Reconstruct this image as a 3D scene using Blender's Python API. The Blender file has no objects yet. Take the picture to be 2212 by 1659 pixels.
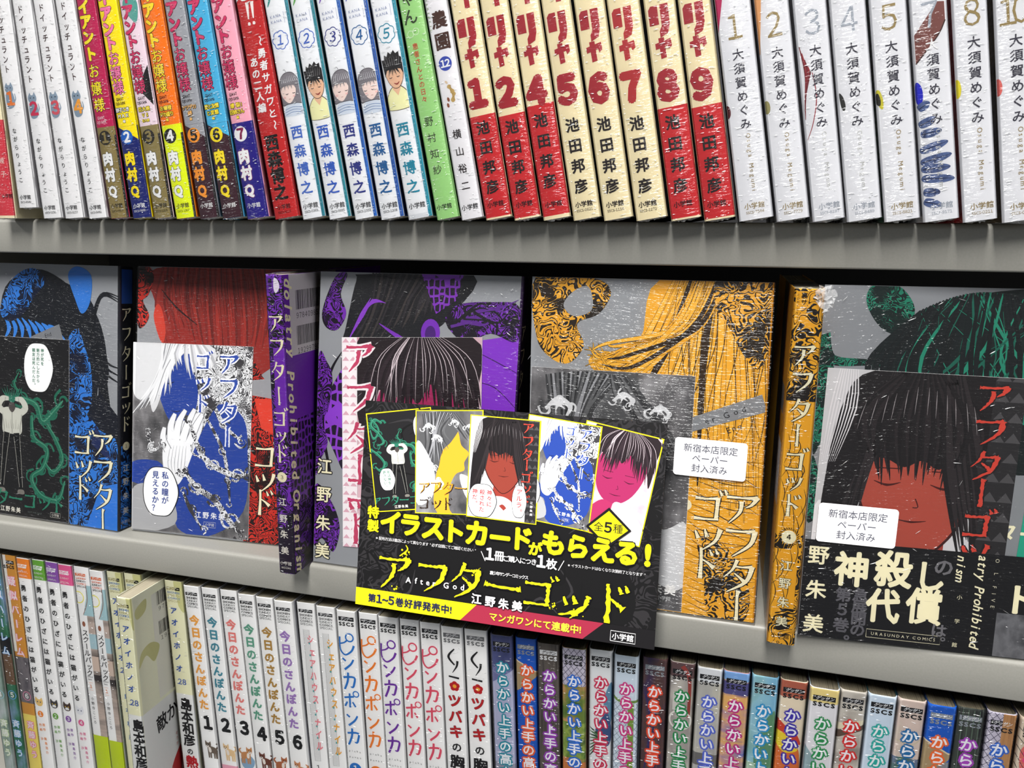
import bpy, math, random
from mathutils import Vector, Matrix
from mathutils.geometry import tessellate_polygon

# ------------------------------------------------------------------ camera, world, lights, exposure
S = bpy.context.scene
COL = S.collection
ZW = 0.45            # eye level above the floor, metres
CAM_Y = -0.403       # the lip of the shelves lies in the plane y = 0
S.view_settings.view_transform = 'Standard'
S.view_settings.look = 'None'
S.view_settings.gamma = 1.0
S.view_settings.exposure = 0.13
S.view_settings.use_curve_mapping = False

cam = bpy.data.cameras.new('camera')
cam.sensor_width = 36.0
cam.lens = 1661.0 / 2212.0 * 36.0
cam.clip_start = 0.01
cam_ob = bpy.data.objects.new('camera', cam)
COL.objects.link(cam_ob)
right = Vector((0.96200527, 0.2729223, 0.00769976))
up = -Vector((0.06107025, -0.1876046, -0.9803443))
back = -Vector((-0.2661133, 0.9435666, -0.19714404))
m = Matrix.Identity(4)
for i in range(3):
    m[i][0], m[i][1], m[i][2] = right[i], up[i], back[i]
m[0][3], m[1][3], m[2][3] = 0.0, CAM_Y, ZW
cam_ob.matrix_world = m
S.camera = cam_ob

world = bpy.data.worlds.new('shop_ambient')
world.use_nodes = True
world.node_tree.nodes['Background'].inputs[0].default_value = (0.93, 0.97, 1.0, 1)
world.node_tree.nodes['Background'].inputs[1].default_value = 0.28
S.world = world

def ceiling_light(loc, sx, sy, power, col=(1, 0.985, 0.96)):
    l = bpy.data.lights.new('ceiling_tube', 'AREA')
    l.shape = 'RECTANGLE'
    l.size, l.size_y, l.energy, l.color = sx, sy, power, col
    o = bpy.data.objects.new('ceiling_tube', l)
    COL.objects.link(o)
    o.location = loc
    return o
# tubes on the ceiling, running across the aisle, facing straight down
ceiling_light((-0.05, -1.95, ZW + 1.95), 0.42, 2.3, 205)
ceiling_light((-2.6, -1.95, ZW + 1.95), 0.42, 2.3, 62)
ceiling_light((2.5, -1.95, ZW + 1.95), 0.42, 2.3, 62)

# ------------------------------------------------------------------ materials
def lin(c):
    r = []
    for x in c[:3]:
        x = x / 255.0
        r.append(x / 12.92 if x <= 0.04045 else ((x + 0.055) / 1.055) ** 2.4)
    return (r[0], r[1], r[2], 1.0)

NC = {'white': (236, 236, 236), 'black': (18, 17, 18), 'cream': (238, 226, 188), 'grey': (150, 152, 154)}
_mats = {}
def mat(c, rough=0.42, spec=0.3):
    if isinstance(c, bpy.types.Material):
        return c
    if isinstance(c, str):
        c = NC[c]
    k = (tuple(c), rough, spec)
    if k not in _mats:
        mt = bpy.data.materials.new('ink_%d_%d_%d' % tuple(c))
        mt.use_nodes = True
        b = mt.node_tree.nodes['Principled BSDF']
        b.inputs['Base Color'].default_value = lin(c)
        b.inputs['Roughness'].default_value = rough
        b.inputs['Specular IOR Level'].default_value = spec
        _mats[k] = mt
    return _mats[k]

def node_mat(name, rough=0.42, spec=0.3):
    mt = bpy.data.materials.new(name)
    mt.use_nodes = True
    nt = mt.node_tree
    b = nt.nodes['Principled BSDF']
    b.inputs['Roughness'].default_value = rough
    b.inputs['Specular IOR Level'].default_value = spec
    return mt, nt, b

def obj_coords(nt, scale):
    tc = nt.nodes.new('ShaderNodeTexCoord')
    mp = nt.nodes.new('ShaderNodeMapping')
    mp.inputs['Scale'].default_value = scale
    nt.links.new(tc.outputs['Object'], mp.inputs['Vector'])
    return mp.outputs['Vector']

def ramp(nt, fac, stops, interp='LINEAR'):
    r = nt.nodes.new('ShaderNodeValToRGB')
    r.color_ramp.interpolation = interp
    while len(r.color_ramp.elements) < len(stops):
        r.color_ramp.elements.new(0.5)
    for e, (p, c) in zip(r.color_ramp.elements, stops):
        e.position = p
        e.color = lin(c)
    nt.links.new(fac, r.inputs['Fac'])
    return r.outputs['Color']

def engraved(name, c, ink=(16, 15, 18), scale=150, cover=0.5, dist=0.9, lines=9.0):
    """two-ink engraving: contour-like curls of ink and solid ink pools over a flat colour (printed pattern)"""
    mt, nt, b = node_mat(name)
    v = obj_coords(nt, (1, 1, 1))
    n = nt.nodes.new('ShaderNodeTexNoise')
    n.inputs['Scale'].default_value = scale
    n.inputs['Detail'].default_value = 1.5
    n.inputs['Distortion'].default_value = dist
    nt.links.new(v, n.inputs['Vector'])
    k = nt.nodes.new('ShaderNodeMath'); k.operation = 'MULTIPLY'; k.inputs[1].default_value = lines
    fr = nt.nodes.new('ShaderNodeMath'); fr.operation = 'FRACT'
    nt.links.new(n.outputs['Fac'], k.inputs[0]); nt.links.new(k.outputs[0], fr.inputs[0])
    n2 = nt.nodes.new('ShaderNodeTexNoise')
    n2.inputs['Scale'].default_value = scale * 0.55
    n2.inputs['Detail'].default_value = 2.0
    nt.links.new(v, n2.inputs['Vector'])
    m2 = nt.nodes.new('ShaderNodeMath'); m2.operation = 'MULTIPLY_ADD'; m2.inputs[1].default_value = 4.0; m2.inputs[2].default_value = -2.35 + 0.7 * (1 - cover)
    nt.links.new(n2.outputs['Fac'], m2.inputs[0])
    sb = nt.nodes.new('ShaderNodeMath'); sb.operation = 'SUBTRACT'; sb.use_clamp = True
    mx = nt.nodes.new('ShaderNodeMath'); mx.operation = 'MAXIMUM'; mx.inputs[1].default_value = 0.0
    nt.links.new(m2.outputs[0], mx.inputs[0])
    nt.links.new(fr.outputs[0], sb.inputs[0]); nt.links.new(mx.outputs[0], sb.inputs[1])
    nt.links.new(ramp(nt, sb.outputs[0], [(0.0, ink), (cover, c)], 'CONSTANT'), b.inputs['Base Color'])
    return mt

def scales(name, c, ink=(20, 14, 28), scale=210):
    mt, nt, b = node_mat(name)
    v = obj_coords(nt, (1.3, 1.3, 0.85))
    w = nt.nodes.new('ShaderNodeTexVoronoi')
    w.feature = 'DISTANCE_TO_EDGE'
    w.inputs['Scale'].default_value = scale
    w.inputs['Randomness'].default_value = 0.45
    nt.links.new(v, w.inputs['Vector'])
    nt.links.new(ramp(nt, w.outputs['Distance'], [(0.0, c), (0.14, ink)], 'CONSTANT'), b.inputs['Base Color'])
    return mt

def painterly(name, cols, scale=(60, 60, 30), detail=4):
    mt, nt, b = node_mat(name)
    v = obj_coords(nt, scale)
    n = nt.nodes.new('ShaderNodeTexNoise')
    n.inputs['Scale'].default_value = 1.0
    n.inputs['Detail'].default_value = detail
    nt.links.new(v, n.inputs['Vector'])
    st = [(0.3 + 0.4 * i / max(1, len(cols) - 1), c) for i, c in enumerate(cols)]
    nt.links.new(ramp(nt, n.outputs['Fac'], st), b.inputs['Base Color'])
    return mt

def film_mat():
    mt = bpy.data.materials.new('clear_crinkled_film')
    mt.use_nodes = True
    nt = mt.node_tree
    nt.nodes.clear()
    out = nt.nodes.new('ShaderNodeOutputMaterial')
    mix = nt.nodes.new('ShaderNodeMixShader')
    tr = nt.nodes.new('ShaderNodeBsdfTransparent')
    gl = nt.nodes.new('ShaderNodeBsdfAnisotropic')
    gl.inputs['Roughness'].default_value = 0.16
    tc = nt.nodes.new('ShaderNodeTexCoord')
    info = nt.nodes.new('ShaderNodeObjectInfo')
    add = nt.nodes.new('ShaderNodeVectorMath'); add.operation = 'ADD'
    nt.links.new(tc.outputs['Object'], add.inputs[0])
    nt.links.new(info.outputs['Random'], add.inputs[1])
    def noise(scale, detail):
        mp = nt.nodes.new('ShaderNodeMapping')
        mp.inputs['Scale'].default_value = scale
        nt.links.new(add.outputs[0], mp.inputs['Vector'])
        n = nt.nodes.new('ShaderNodeTexNoise')
        n.inputs['Scale'].default_value = 1.0
        n.inputs['Detail'].default_value = detail
        nt.links.new(mp.outputs['Vector'], n.inputs['Vector'])
        return n.outputs['Fac']
    n1 = noise((170, 170, 900), 2.0)
    n2 = noise((60, 60, 60), 1.0)
    pw = nt.nodes.new('ShaderNodeMath'); pw.operation = 'POWER'; pw.inputs[1].default_value = 2.0
    nt.links.new(n1, pw.inputs[0])
    sm = nt.nodes.new('ShaderNodeMath'); sm.operation = 'MULTIPLY'
    nt.links.new(pw.outputs[0], sm.inputs[0]); nt.links.new(n2, sm.inputs[1])
    bp = nt.nodes.new('ShaderNodeBump')
    bp.inputs['Strength'].default_value = 1.0
    bp.inputs['Distance'].default_value = 0.0022
    nt.links.new(sm.outputs[0], bp.inputs['Height'])
    nt.links.new(bp.outputs['Normal'], gl.inputs['Normal'])
    fr = nt.nodes.new('ShaderNodeFresnel')
    fr.inputs['IOR'].default_value = 1.33
    mul = nt.nodes.new('ShaderNodeMath'); mul.operation = 'MULTIPLY_ADD'
    mul.inputs[1].default_value = 1.0
    mul.inputs[2].default_value = 0.0
    mul.use_clamp = True
    nt.links.new(fr.outputs[0], mul.inputs[0])
    nt.links.new(mul.outputs[0], mix.inputs[0])
    nt.links.new(tr.outputs[0], mix.inputs[1])
    nt.links.new(gl.outputs[0], mix.inputs[2])
    nt.links.new(mix.outputs[0], out.inputs[0])
    return mt
FILM = film_mat()

def page_mat(name, c0, c1):
    mt, nt, b = node_mat(name, 0.8, 0.1)
    v = obj_coords(nt, (2600, 8, 8))
    n = nt.nodes.new('ShaderNodeTexNoise'); n.inputs['Scale'].default_value = 1.0; n.inputs['Detail'].default_value = 1.0
    nt.links.new(v, n.inputs['Vector'])
    nt.links.new(ramp(nt, n.outputs['Fac'], [(0.35, c0), (0.65, c1)]), b.inputs['Base Color'])
    return mt
PAGES = page_mat('page_edges', (150, 142, 122), (188, 180, 160))
PAGES_D = page_mat('shade_toned_page_edges', (92, 86, 72), (124, 116, 98))  # darker page colour with the shade under the shelf lip painted in

def steel():
    mt, nt, b = node_mat('grey_beige_enamel', 0.42, 0.4)
    v = obj_coords(nt, (900, 900, 900))
    n = nt.nodes.new('ShaderNodeTexNoise'); n.inputs['Scale'].default_value = 1.0; n.inputs['Detail'].default_value = 2.0
    nt.links.new(v, n.inputs['Vector'])
    nt.links.new(ramp(nt, n.outputs['Fac'], [(0.3, (125, 124, 117)), (0.7, (130, 128, 122))]), b.inputs['Base Color'])
    bp = nt.nodes.new('ShaderNodeBump'); bp.inputs['Strength'].default_value = 0.15; bp.inputs['Distance'].default_value = 0.0001
    nt.links.new(n.outputs['Fac'], bp.inputs['Height']); nt.links.new(bp.outputs['Normal'], b.inputs['Normal'])
    return mt
STEEL = steel()

# ------------------------------------------------------------------ object helpers
def mesh_obj(name, verts, faces, mats, parent=None, mi=None, smooth=False):
    me = bpy.data.meshes.new(name)
    me.from_pydata(verts, [], faces)
    for q in (mats if isinstance(mats, (list, tuple)) else [mats]):
        me.materials.append(q)
    if mi:
        me.polygons.foreach_set('material_index', mi)
    if smooth:
        me.polygons.foreach_set('use_smooth', [True] * len(faces))
    me.update()
    o = bpy.data.objects.new(name, me)
    COL.objects.link(o)
    if parent is not None:
        o.parent = parent
    return o

def tag(o, label=None, cat=None, group=None, kind=None):
    for k, v in (('label', label), ('category', cat), ('group', group), ('kind', kind)):
        if v:
            o[k] = v
    return o

def empty(name, loc, rot=(0, 0, 0)):
    o = bpy.data.objects.new(name, None)
    o.empty_display_size = 0.01
    COL.objects.link(o)
    o.location = loc
    o.rotation_euler = rot
    return o

def prism(profile, x0, x1):
    """closed (y,z) profile swept along x"""
    n = len(profile)
    v = [(x0, y, z) for y, z in profile] + [(x1, y, z) for y, z in profile]
    f = [(i, (i + 1) % n, n + (i + 1) % n, n + i) for i in range(n)]
    f += [tuple(range(n))[::-1], tuple(range(n, 2 * n))]
    return v, f

# ------------------------------------------------------------------ glyphs
_gl = {}
def _load_glyphs(chars):
    objs = []
    for ch in chars:
        c = bpy.data.curves.new('glyph', 'FONT')
        c.body = ch; c.size = 1; c.resolution_u = 2; c.fill_mode = 'FRONT'
        o = bpy.data.objects.new('glyph', c)
        COL.objects.link(o)
        objs.append((ch, o, c))
    dg = bpy.context.evaluated_depsgraph_get()
    dg.update()
    for ch, o, c in objs:
        me = bpy.data.meshes.new_from_object(o.evaluated_get(dg))
        vs = [(q.co.x, q.co.y) for q in me.vertices]
        fs = [tuple(p.vertices) for p in me.polygons]
        bpy.data.meshes.remove(me)
        bpy.data.objects.remove(o)
        bpy.data.curves.remove(c)
        if vs:
            xs = [q[0] for q in vs]; ys = [q[1] for q in vs]
            _gl[ch] = (vs, fs, min(xs), max(xs), min(ys), max(ys))
        else:
            _gl[ch] = ([], [], 0, 0.3, 0, 0.7)
def glyph(ch):
    if ch in '0123456789':
        ch = chr(ord(ch) + 0xFEE0)      # the digits of the Japanese face
    if ch not in _gl:
        _load_glyphs([ch])
    return _gl[ch]
_load_glyphs(sorted(set(
 "ドイッチュラントながらりょうこ小学館SSCS-0123456789アントお嬢様GIANTOJO肉村Q餅子こきMAX編巨大娘VSデカ盛りケツ絆愛と友情変態爆裂!姉さん"
 "勇者サガワとあの二人西森博之[KANA]ゃん患者日々野知紗農園横山裕リャ池田邦彦大須賀めぐみOsugaMegumi綾疑似ハーレム斉藤ゆうひざには猫がいる原作飯島浩介画沙"
 "スクールバック寺ろSHONENSUNDAYCOMICSSPECIALゲンオホノ28和熱今さぽた日シェウナル・ピカポpinkoくツバキ胸かい上手高木敵味そえフタゴ江朱美限定新宿本店ペパ封済"
 "入み私瞳見？神殺された種全特製もらえる配布方法は書異なります必頭て確認だ冊ご購につ枚次第終了裏少年コミ巻好評発売中マ連載代償急展開の死魅力的親友んだ許AfterGodE9784098513192997900"
 "０１２３４５６７８９URASUNDAYCOMIS。、※!~・「」:：.PbltdyrwFIVolv")))
def is_wide(ch):
    return ord(ch) > 0x2000 and ch not in '～'

def clip_poly(pts, planes):
    for (a, b, c) in planes:
        out = []
        n = len(pts)
        for i in range(n):
            p, q = pts[i], pts[(i + 1) % n]
            dp, dq = a * p[0] + b * p[1] + c, a * q[0] + b * q[1] + c
            if dp >= 0:
                out.append(p)
            if (dp >= 0) != (dq >= 0):
                t = dp / (dp - dq)
                out.append((p[0] + (q[0] - p[0]) * t, p[1] + (q[1] - p[1]) * t))
        pts = out
        if len(pts) < 3:
            return []
    return pts

def rect_planes(u0, u1, v0, v1):
    return [(1, 0, -u0), (-1, 0, u1), (0, 1, -v0), (0, -1, v1)]

def poly_planes(P):
    """half planes of a convex polygon"""
    ar = sum(P[i][0] * P[(i + 1) % len(P)][1] - P[(i + 1) % len(P)][0] * P[i][1] for i in range(len(P)))
    if ar < 0:
        P = P[::-1]
    r = []
    for i in range(len(P)):
        (x0, y0), (x1, y1) = P[i], P[(i + 1) % len(P)]
        a, b = -(y1 - y0), (x1 - x0)
        L = math.hypot(a, b) or 1
        r.append((a / L, b / L, -(a * x0 + b * y0) / L))
    return r

class Sheet:
    """flat print on a surface: 2-D shapes in millimetres, clipped to the sheet, laid in thin ink layers"""
    def __init__(s, mapf, planes):
        s.map = mapf
        s.planes = planes
        s.v, s.f, s.mi, s.mats, s.mk = [], [], [], [], {}
        s.stack = []
        s.n = 0
        s.cuts = []
        s.o, s.ax, s.ay, s.l0 = (0.0, 0.0), (1.0, 0.0), (0.0, 1.0), 0
    def push(s, o, ax, ay, planes_local=None, layer=0):
        """planes_local: convex polygon points in current coordinates"""
        s.stack.append((s.o, s.ax, s.ay, s.planes, s.l0))
        cur = s.tf
        if planes_local:
            s.planes = s.planes + poly_planes([cur(p) for p in planes_local])
        no = s.tf(o)
        e = lambda a: (a[0] * s.ax[0] + a[1] * s.ay[0], a[0] * s.ax[1] + a[1] * s.ay[1])
        nax, nay = e(ax), e(ay)
        s.o, s.ax, s.ay, s.l0 = no, nax, nay, s.l0 + layer
    def pop(s):
        s.o, s.ax, s.ay, s.planes, s.l0 = s.stack.pop()
    def tf(s, p):
        return (s.o[0] + p[0] * s.ax[0] + p[1] * s.ay[0], s.o[1] + p[0] * s.ax[1] + p[1] * s.ay[1])
    def m(s, c):
        q = mat(c)
        if q.name not in s.mk:
            s.mk[q.name] = len(s.mats)
            s.mats.append(q)
        return s.mk[q.name]
    def mesh(s, vs, fs, c, layer):
        if not vs:
            return
        P = [s.tf(p) for p in vs]
        s.n = (s.n + 1) % 24          # overlapping shapes of one layer never share a plane
        L = s.l0 + layer + s.n * 0.038
        k = s.m(c)
        us = [p[0] for p in P]; ws = [p[1] for p in P]
        cs = ((min(us), min(ws)), (min(us), max(ws)), (max(us), min(ws)), (max(us), max(ws)))
        inside = True
        for (a, b, cc) in s.planes:
            dd = [a * q[0] + b * q[1] + cc for q in cs]
            if max(dd) < 0:
                return
            if min(dd) < 0:
                inside = False
        if s.cuts and (min(us) < s.cuts[len(s.cuts) // 2 - 1] or max(us) > s.cuts[len(s.cuts) // 2]):
            cu = [-1e3] + s.cuts + [1e3]
            for f in fs:
                q0 = [P[i] for i in f]
                if not inside:
                    q0 = clip_poly(q0, s.planes)
                if len(q0) < 3:
                    continue
                lo, hi = min(p[0] for p in q0), max(p[0] for p in q0)
                for a_, b_ in zip(cu[:-1], cu[1:]):
                    if hi <= a_ or lo >= b_:
                        continue
                    q = q0 if (lo >= a_ and hi <= b_) else clip_poly(q0, [(1, 0, -a_), (-1, 0, b_)])
                    if len(q) >= 3:
                        b0 = len(s.v)
                        s.v += [s.map(p[0], p[1], L) for p in q]
                        s.f.append(tuple(range(b0, b0 + len(q)))); s.mi.append(k)
            return
        if inside:
            b0 = len(s.v)
            s.v += [s.map(p[0], p[1], L) for p in P]
            for f in fs:
                s.f.append(tuple(b0 + i for i in f)); s.mi.append(k)
        else:
            for f in fs:
                q = clip_poly([P[i] for i in f], s.planes)
                if len(q) >= 3:
                    b0 = len(s.v)
                    s.v += [s.map(p[0], p[1], L) for p in q]
                    s.f.append(tuple(range(b0, b0 + len(q)))); s.mi.append(k)
    def poly(s, pts, c, layer=1):
        if len(pts) == 3 or len(pts) == 4:
            s.mesh(pts, [tuple(range(len(pts)))], c, layer)
            return
        t = tessellate_polygon([[Vector((p[0], p[1], 0)) for p in pts]])
        s.mesh(pts, [tuple(f) for f in t], c, layer)
    def rect(s, u0, u1, v0, v1, c, layer=1, nu=1):
        for i in range(nu):
            a, b = u0 + (u1 - u0) * i / nu, u0 + (u1 - u0) * (i + 1) / nu
            s.mesh([(a, v0), (b, v0), (b, v1), (a, v1)], [(0, 1, 2, 3)], c, layer)
    def disc(s, u, v, r, c, layer=1, n=20, ry=None):
        ry = ry or r
        s.mesh([(u, v)] + [(u + r * math.cos(6.2832 * i / n), v + ry * math.sin(6.2832 * i / n)) for i in range(n)],
               [(0, 1 + i, 1 + (i + 1) % n) for i in range(n)], c, layer)
    def blob(s, pts, c, layer=1, n=5):
        """smooth closed curve through the points"""
        out = []
        N = len(pts)
        for i in range(N):
            p0, p1, p2, p3 = pts[i - 1], pts[i], pts[(i + 1) % N], pts[(i + 2) % N]
            for k in range(n):
                t = k / n
                out.append(tuple(0.5 * (2 * p1[j] + (p2[j] - p0[j]) * t + (2 * p0[j] - 5 * p1[j] + 4 * p2[j] - p3[j]) * t * t
                                        + (3 * p1[j] - p0[j] - 3 * p2[j] + p3[j]) * t ** 3) for j in (0, 1)))
        s.poly(out, c, layer)
    def stroke(s, pts, ws, c, layer=1, n=6, rough=0.0, rnd=None, cap=False):
        """ribbon along a smooth curve; ws = widths at the points"""
        if isinstance(ws, (int, float)):
            ws = [ws] * len(pts)
        P = [pts[0]] + list(pts) + [pts[-1]]
        W = [ws[0]] + list(ws) + [ws[-1]]
        path = []
        for i in range(1, len(P) - 2):
            for k in range(n + (1 if i == len(P) - 3 else 0)):
                t = k / n
                q = [0.5 * (2 * P[i][j] + (P[i + 1][j] - P[i - 1][j]) * t + (2 * P[i - 1][j] - 5 * P[i][j] + 4 * P[i + 1][j] - P[i + 2][j]) * t * t
                            + (3 * P[i][j] - P[i - 1][j] - 3 * P[i + 1][j] + P[i + 2][j]) * t ** 3) for j in (0, 1)]
                path.append((q[0], q[1], W[i] + (W[i + 1] - W[i]) * t))
        vs = []
        for i, (x, y, w) in enumerate(path):
            a, b = path[max(0, i - 1)], path[min(len(path) - 1, i + 1)]
            dx, dy = b[0] - a[0], b[1] - a[1]
            L = math.hypot(dx, dy) or 1
            w1 = w2 = w / 2
            if rough:
                w1 *= 1 + rnd.uniform(-rough, rough); w2 *= 1 + rnd.uniform(-rough, rough)
            vs += [(x - dy / L * w1, y + dx / L * w1), (x + dy / L * w2, y - dx / L * w2)]
        fs = [(2 * i, 2 * i + 1, 2 * i + 3, 2 * i + 2) for i in range(len(path) - 1)]
        s.mesh(vs, fs, c, layer)
    def ring(s, u, v, r, w, c, layer=1, n=24, lobes=0):
        pts = []
        for i in range(n + 1):
            a = 6.2832 * i / n
            rr = r * (1 + (0.16 * abs(math.sin(lobes * a / 2)) if lobes else 0))
            pts.append((u + rr * math.cos(a), v + rr * math.sin(a)))
        s.stroke(pts, w, c, layer, n=1)
    def char(s, ch, u, v, size, c, layer=2, bold=0, sx=1.0, rot=0, skew=0, wide=None):
        vs, fs, x0, x1, y0, y1 = glyph(ch)
        if not vs:
            return
        if is_wide(ch) if wide is None else wide:
            cx, cy = 0.5, 0.38
            if ch in '。、' and rot == 0 and wide is None:
                cx, cy = 0.1, -0.1
        else:
            cx, cy = (x0 + x1) / 2, 0.35 if ch.isupper() or ch.isdigit() or ch == '!' else 0.3
        ca, sa = math.cos(rot), math.sin(rot)
        offs = [(0, 0)]
        if bold:
            b = bold
            offs = [(b, 0), (-b, 0), (0, b), (0, -b)] if bold < 0.022 else [(b * math.cos(k * 0.7854), b * math.sin(k * 0.7854)) for k in range(8)]
            if bold > 0.05:
                offs += [(0.5 * b * math.cos(k * 1.5708 + .4), 0.5 * b * math.sin(k * 1.5708 + .4)) for k in range(4)]
        for (ox, oy) in offs:
            P = []
            for (x, y) in vs:
                a, bb = (x - cx + ox) * size * sx + (y - cy) * skew * size, (y - cy + oy) * size
                P.append((u + a * ca - bb * sa, v + a * sa + bb * ca))
            s.mesh(P, fs, c, layer)
    def vtext(s, t, u, v, pitch, size, c, layer=2, bold=0, sx=1.0, out=None, outr=0.06, skew=0):
        """vertical writing, first character centred at (u, v)"""
        for i, ch in enumerate(t):
            if ch == ' ':
                continue
            y = v - i * pitch
            rot = -math.pi / 2 if ch in 'ー～~-' else 0
            dx = 0
            if ch in 'ャュョッェゃゅょっ':
                dx = size * 0.08
            if ch in '。、':
                dx = size * 0.3
            if out is not None:
                s.char(ch, u + dx, y, size, out, layer, bold=outr, sx=sx, rot=rot, skew=skew)
            s.char(ch, u + dx, y, size, c, layer + (1 if out is not None else 0), bold=bold, sx=sx, rot=rot, skew=skew)
    def htext(s, t, u, v, size, c, layer=2, bold=0, width=None, rot=0, sx=1.0, skew=0, left=False, out=None, outr=0.06):
        """horizontal writing centred on (u, v) (or starting there), optionally fitted to a width"""
        adv = []
        for ch in t:
            if ch == ' ':
                adv.append(0.32)
            elif is_wide(ch):
                adv.append(1.0)
            else:
                g = glyph(ch); adv.append(g[3] - g[2] + 0.12)
        tot = sum(adv) * size * sx
        k = (width / tot) if width else 1.0
        x = 0.0 if left else -tot * k / 2
        ca, sa = math.cos(rot), math.sin(rot)
        for ch, a in zip(t, adv):
            w = a * size * sx * k
            if ch != ' ':
                xx = x + w / 2
                if out is not None:
                    s.char(ch, u + xx * ca, v + xx * sa, size, out, layer, outr, sx, rot, skew)
                s.char(ch, u + xx * ca, v + xx * sa, size, c, layer + (1 if out is not None else 0), bold, sx, rot, skew)
            x += w
    def brush(s, ch, u, v, size, c, layer=2, k=1.0, sx=1.0, rough=0, rnd=None, rot=0.0, horiz=False, grow=0.0):
        """kana drawn in brush strokes with thick and thin ends"""
        key = 'ー_' if (ch == 'ー' and horiz) else ch
        ca, sa = math.cos(rot), math.sin(rot)
        for pts, ws in BR[key]:
            P = []
            for (x, y) in pts:
                a, b = (x - 0.5) * size * sx, (y - 0.5) * size
                P.append((u + a * ca - b * sa, v + a * sa + b * ca))
            s.stroke(P, [w * size * k + grow for w in ws], c, layer, n=7 if rough else 5, rough=rough, rnd=rnd)
    def build(s, name, parent):
        if not s.f:
            return None
        o = mesh_obj(name, s.v, s.f, s.mats, parent, s.mi)
        return o

BR = {
 'ア': [([(.06, .80), (.5, .80), (.90, .84)], [.07, .045, .10]), ([(.90, .86), (.76, .64), (.58, .52)], [.13, .07, .015]), ([(.47, .70), (.43, .38), (.14, .04)], [.11, .08, .02])],
 'フ': [([(.08, .82), (.5, .82), (.88, .86)], [.08, .05, .10]), ([(.88, .87), (.76, .46), (.28, .06)], [.14, .09, .02])],
 'タ': [([(.44, .98), (.32, .68), (.08, .42)], [.10, .06, .015]), ([(.36, .78), (.6, .78), (.86, .82)], [.04, .045, .09]), ([(.86, .83), (.70, .36), (.18, .0)], [.13, .09, .02]), ([(.38, .58), (.54, .46), (.68, .34)], [.03, .06, .12])],
 'ー': [([(.52, .98), (.49, .8), (.50, .3), (.49, .03)], [.13, .07, .08, .10])],
 'ー_': [([(.02, .56), (.2, .52), (.8, .50), (.99, .52)], [.13, .07, .07, .11])],
 'ゴ': [([(.10, .76), (.45, .75), (.76, .79)], [.08, .05, .09]), ([(.77, .82), (.75, .5), (.73, .12)], [.13, .09, .11]), ([(.08, .13), (.45, .12), (.80, .14)], [.09, .05, .06]), ([(.80, 1.04), (.88, .88)], [.03, .09]), ([(.94, 1.08), (1.02, .93)], [.03, .09])],
 'ッ': [([(.14, .66), (.24, .42)], [.04, .12]), ([(.42, .72), (.50, .48)], [.04, .12]), ([(.88, .76), (.74, .38), (.34, .04)], [.14, .08, .02])],
 'ド': [([(.34, 1.0), (.36, .6), (.35, .02)], [.08, .08, .12]), ([(.38, .64), (.56, .54), (.74, .40)], [.03, .06, .13]), ([(.60, .95), (.68, .78)], [.03, .09]), ([(.76, 1.0), (.85, .84)], [.03, .09])],
}
AG = 'アフターゴッド'
EPS = 0.05   # mm between ink layers

# ------------------------------------------------------------------ the shelving
Z_TOP, Z_MID, Z_LOW = 0.0042, -0.2087, -0.4224      # tops of the three boards, relative to eye level
XL, XR = -0.66, 0.40
def build_shelving():
    t = empty('steel_bookshelf', (0, 0, ZW + Z_LOW))
    tag(t, 'grey-beige enamelled steel bookshelf whose boards have rounded front lips', 'bookshelf')
    for z in (Z_TOP, Z_MID, Z_LOW):
        dz = z - Z_LOW
        lip = 0.0217
        r = 0.0028
        P = [(0.3, 0.0), (r, 0.0)]
        for k in range(1, 7):
            a = math.pi / 2 * k / 6
            P.append((r - r * math.sin(a), -r + r * math.cos(a)))
        P += [(0.0, -lip + 0.001), (0.0004, -lip + 0.0003), (0.001, -lip), (0.011, -lip), (0.011, -lip + 0.0012), (0.0016, -lip + 0.0012), (0.0016, -0.004), (0.3, -0.004)]
        P = [(y, q + dz) for y, q in P]
        v, f = prism(P, XL, XR)
        o = mesh_obj('shelf_board', v, f, STEEL, t)
        for p in o.data.polygons:
            p.use_smooth = len(p.vertices) == 4
        o.data.set_sharp_from_angle(angle=math.radians(35))
    # dark back panel and the uprights outside the picture
    v, f = prism([(0.3, -0.02), (0.303, -0.02), (0.303, 0.66), (0.3, 0.66)], XL, XR)
    mesh_obj('back_panel', v, f, mat((46, 46, 48), 0.7), t)
    for x in (XL - 0.02, XR):
        v, f = prism([(-0.005, -0.03), (0.303, -0.03), (0.303, 0.66), (-0.005, 0.66)], x, x + 0.02)
        mesh_obj('upright', v, f, STEEL, t)
build_shelving()

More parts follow.
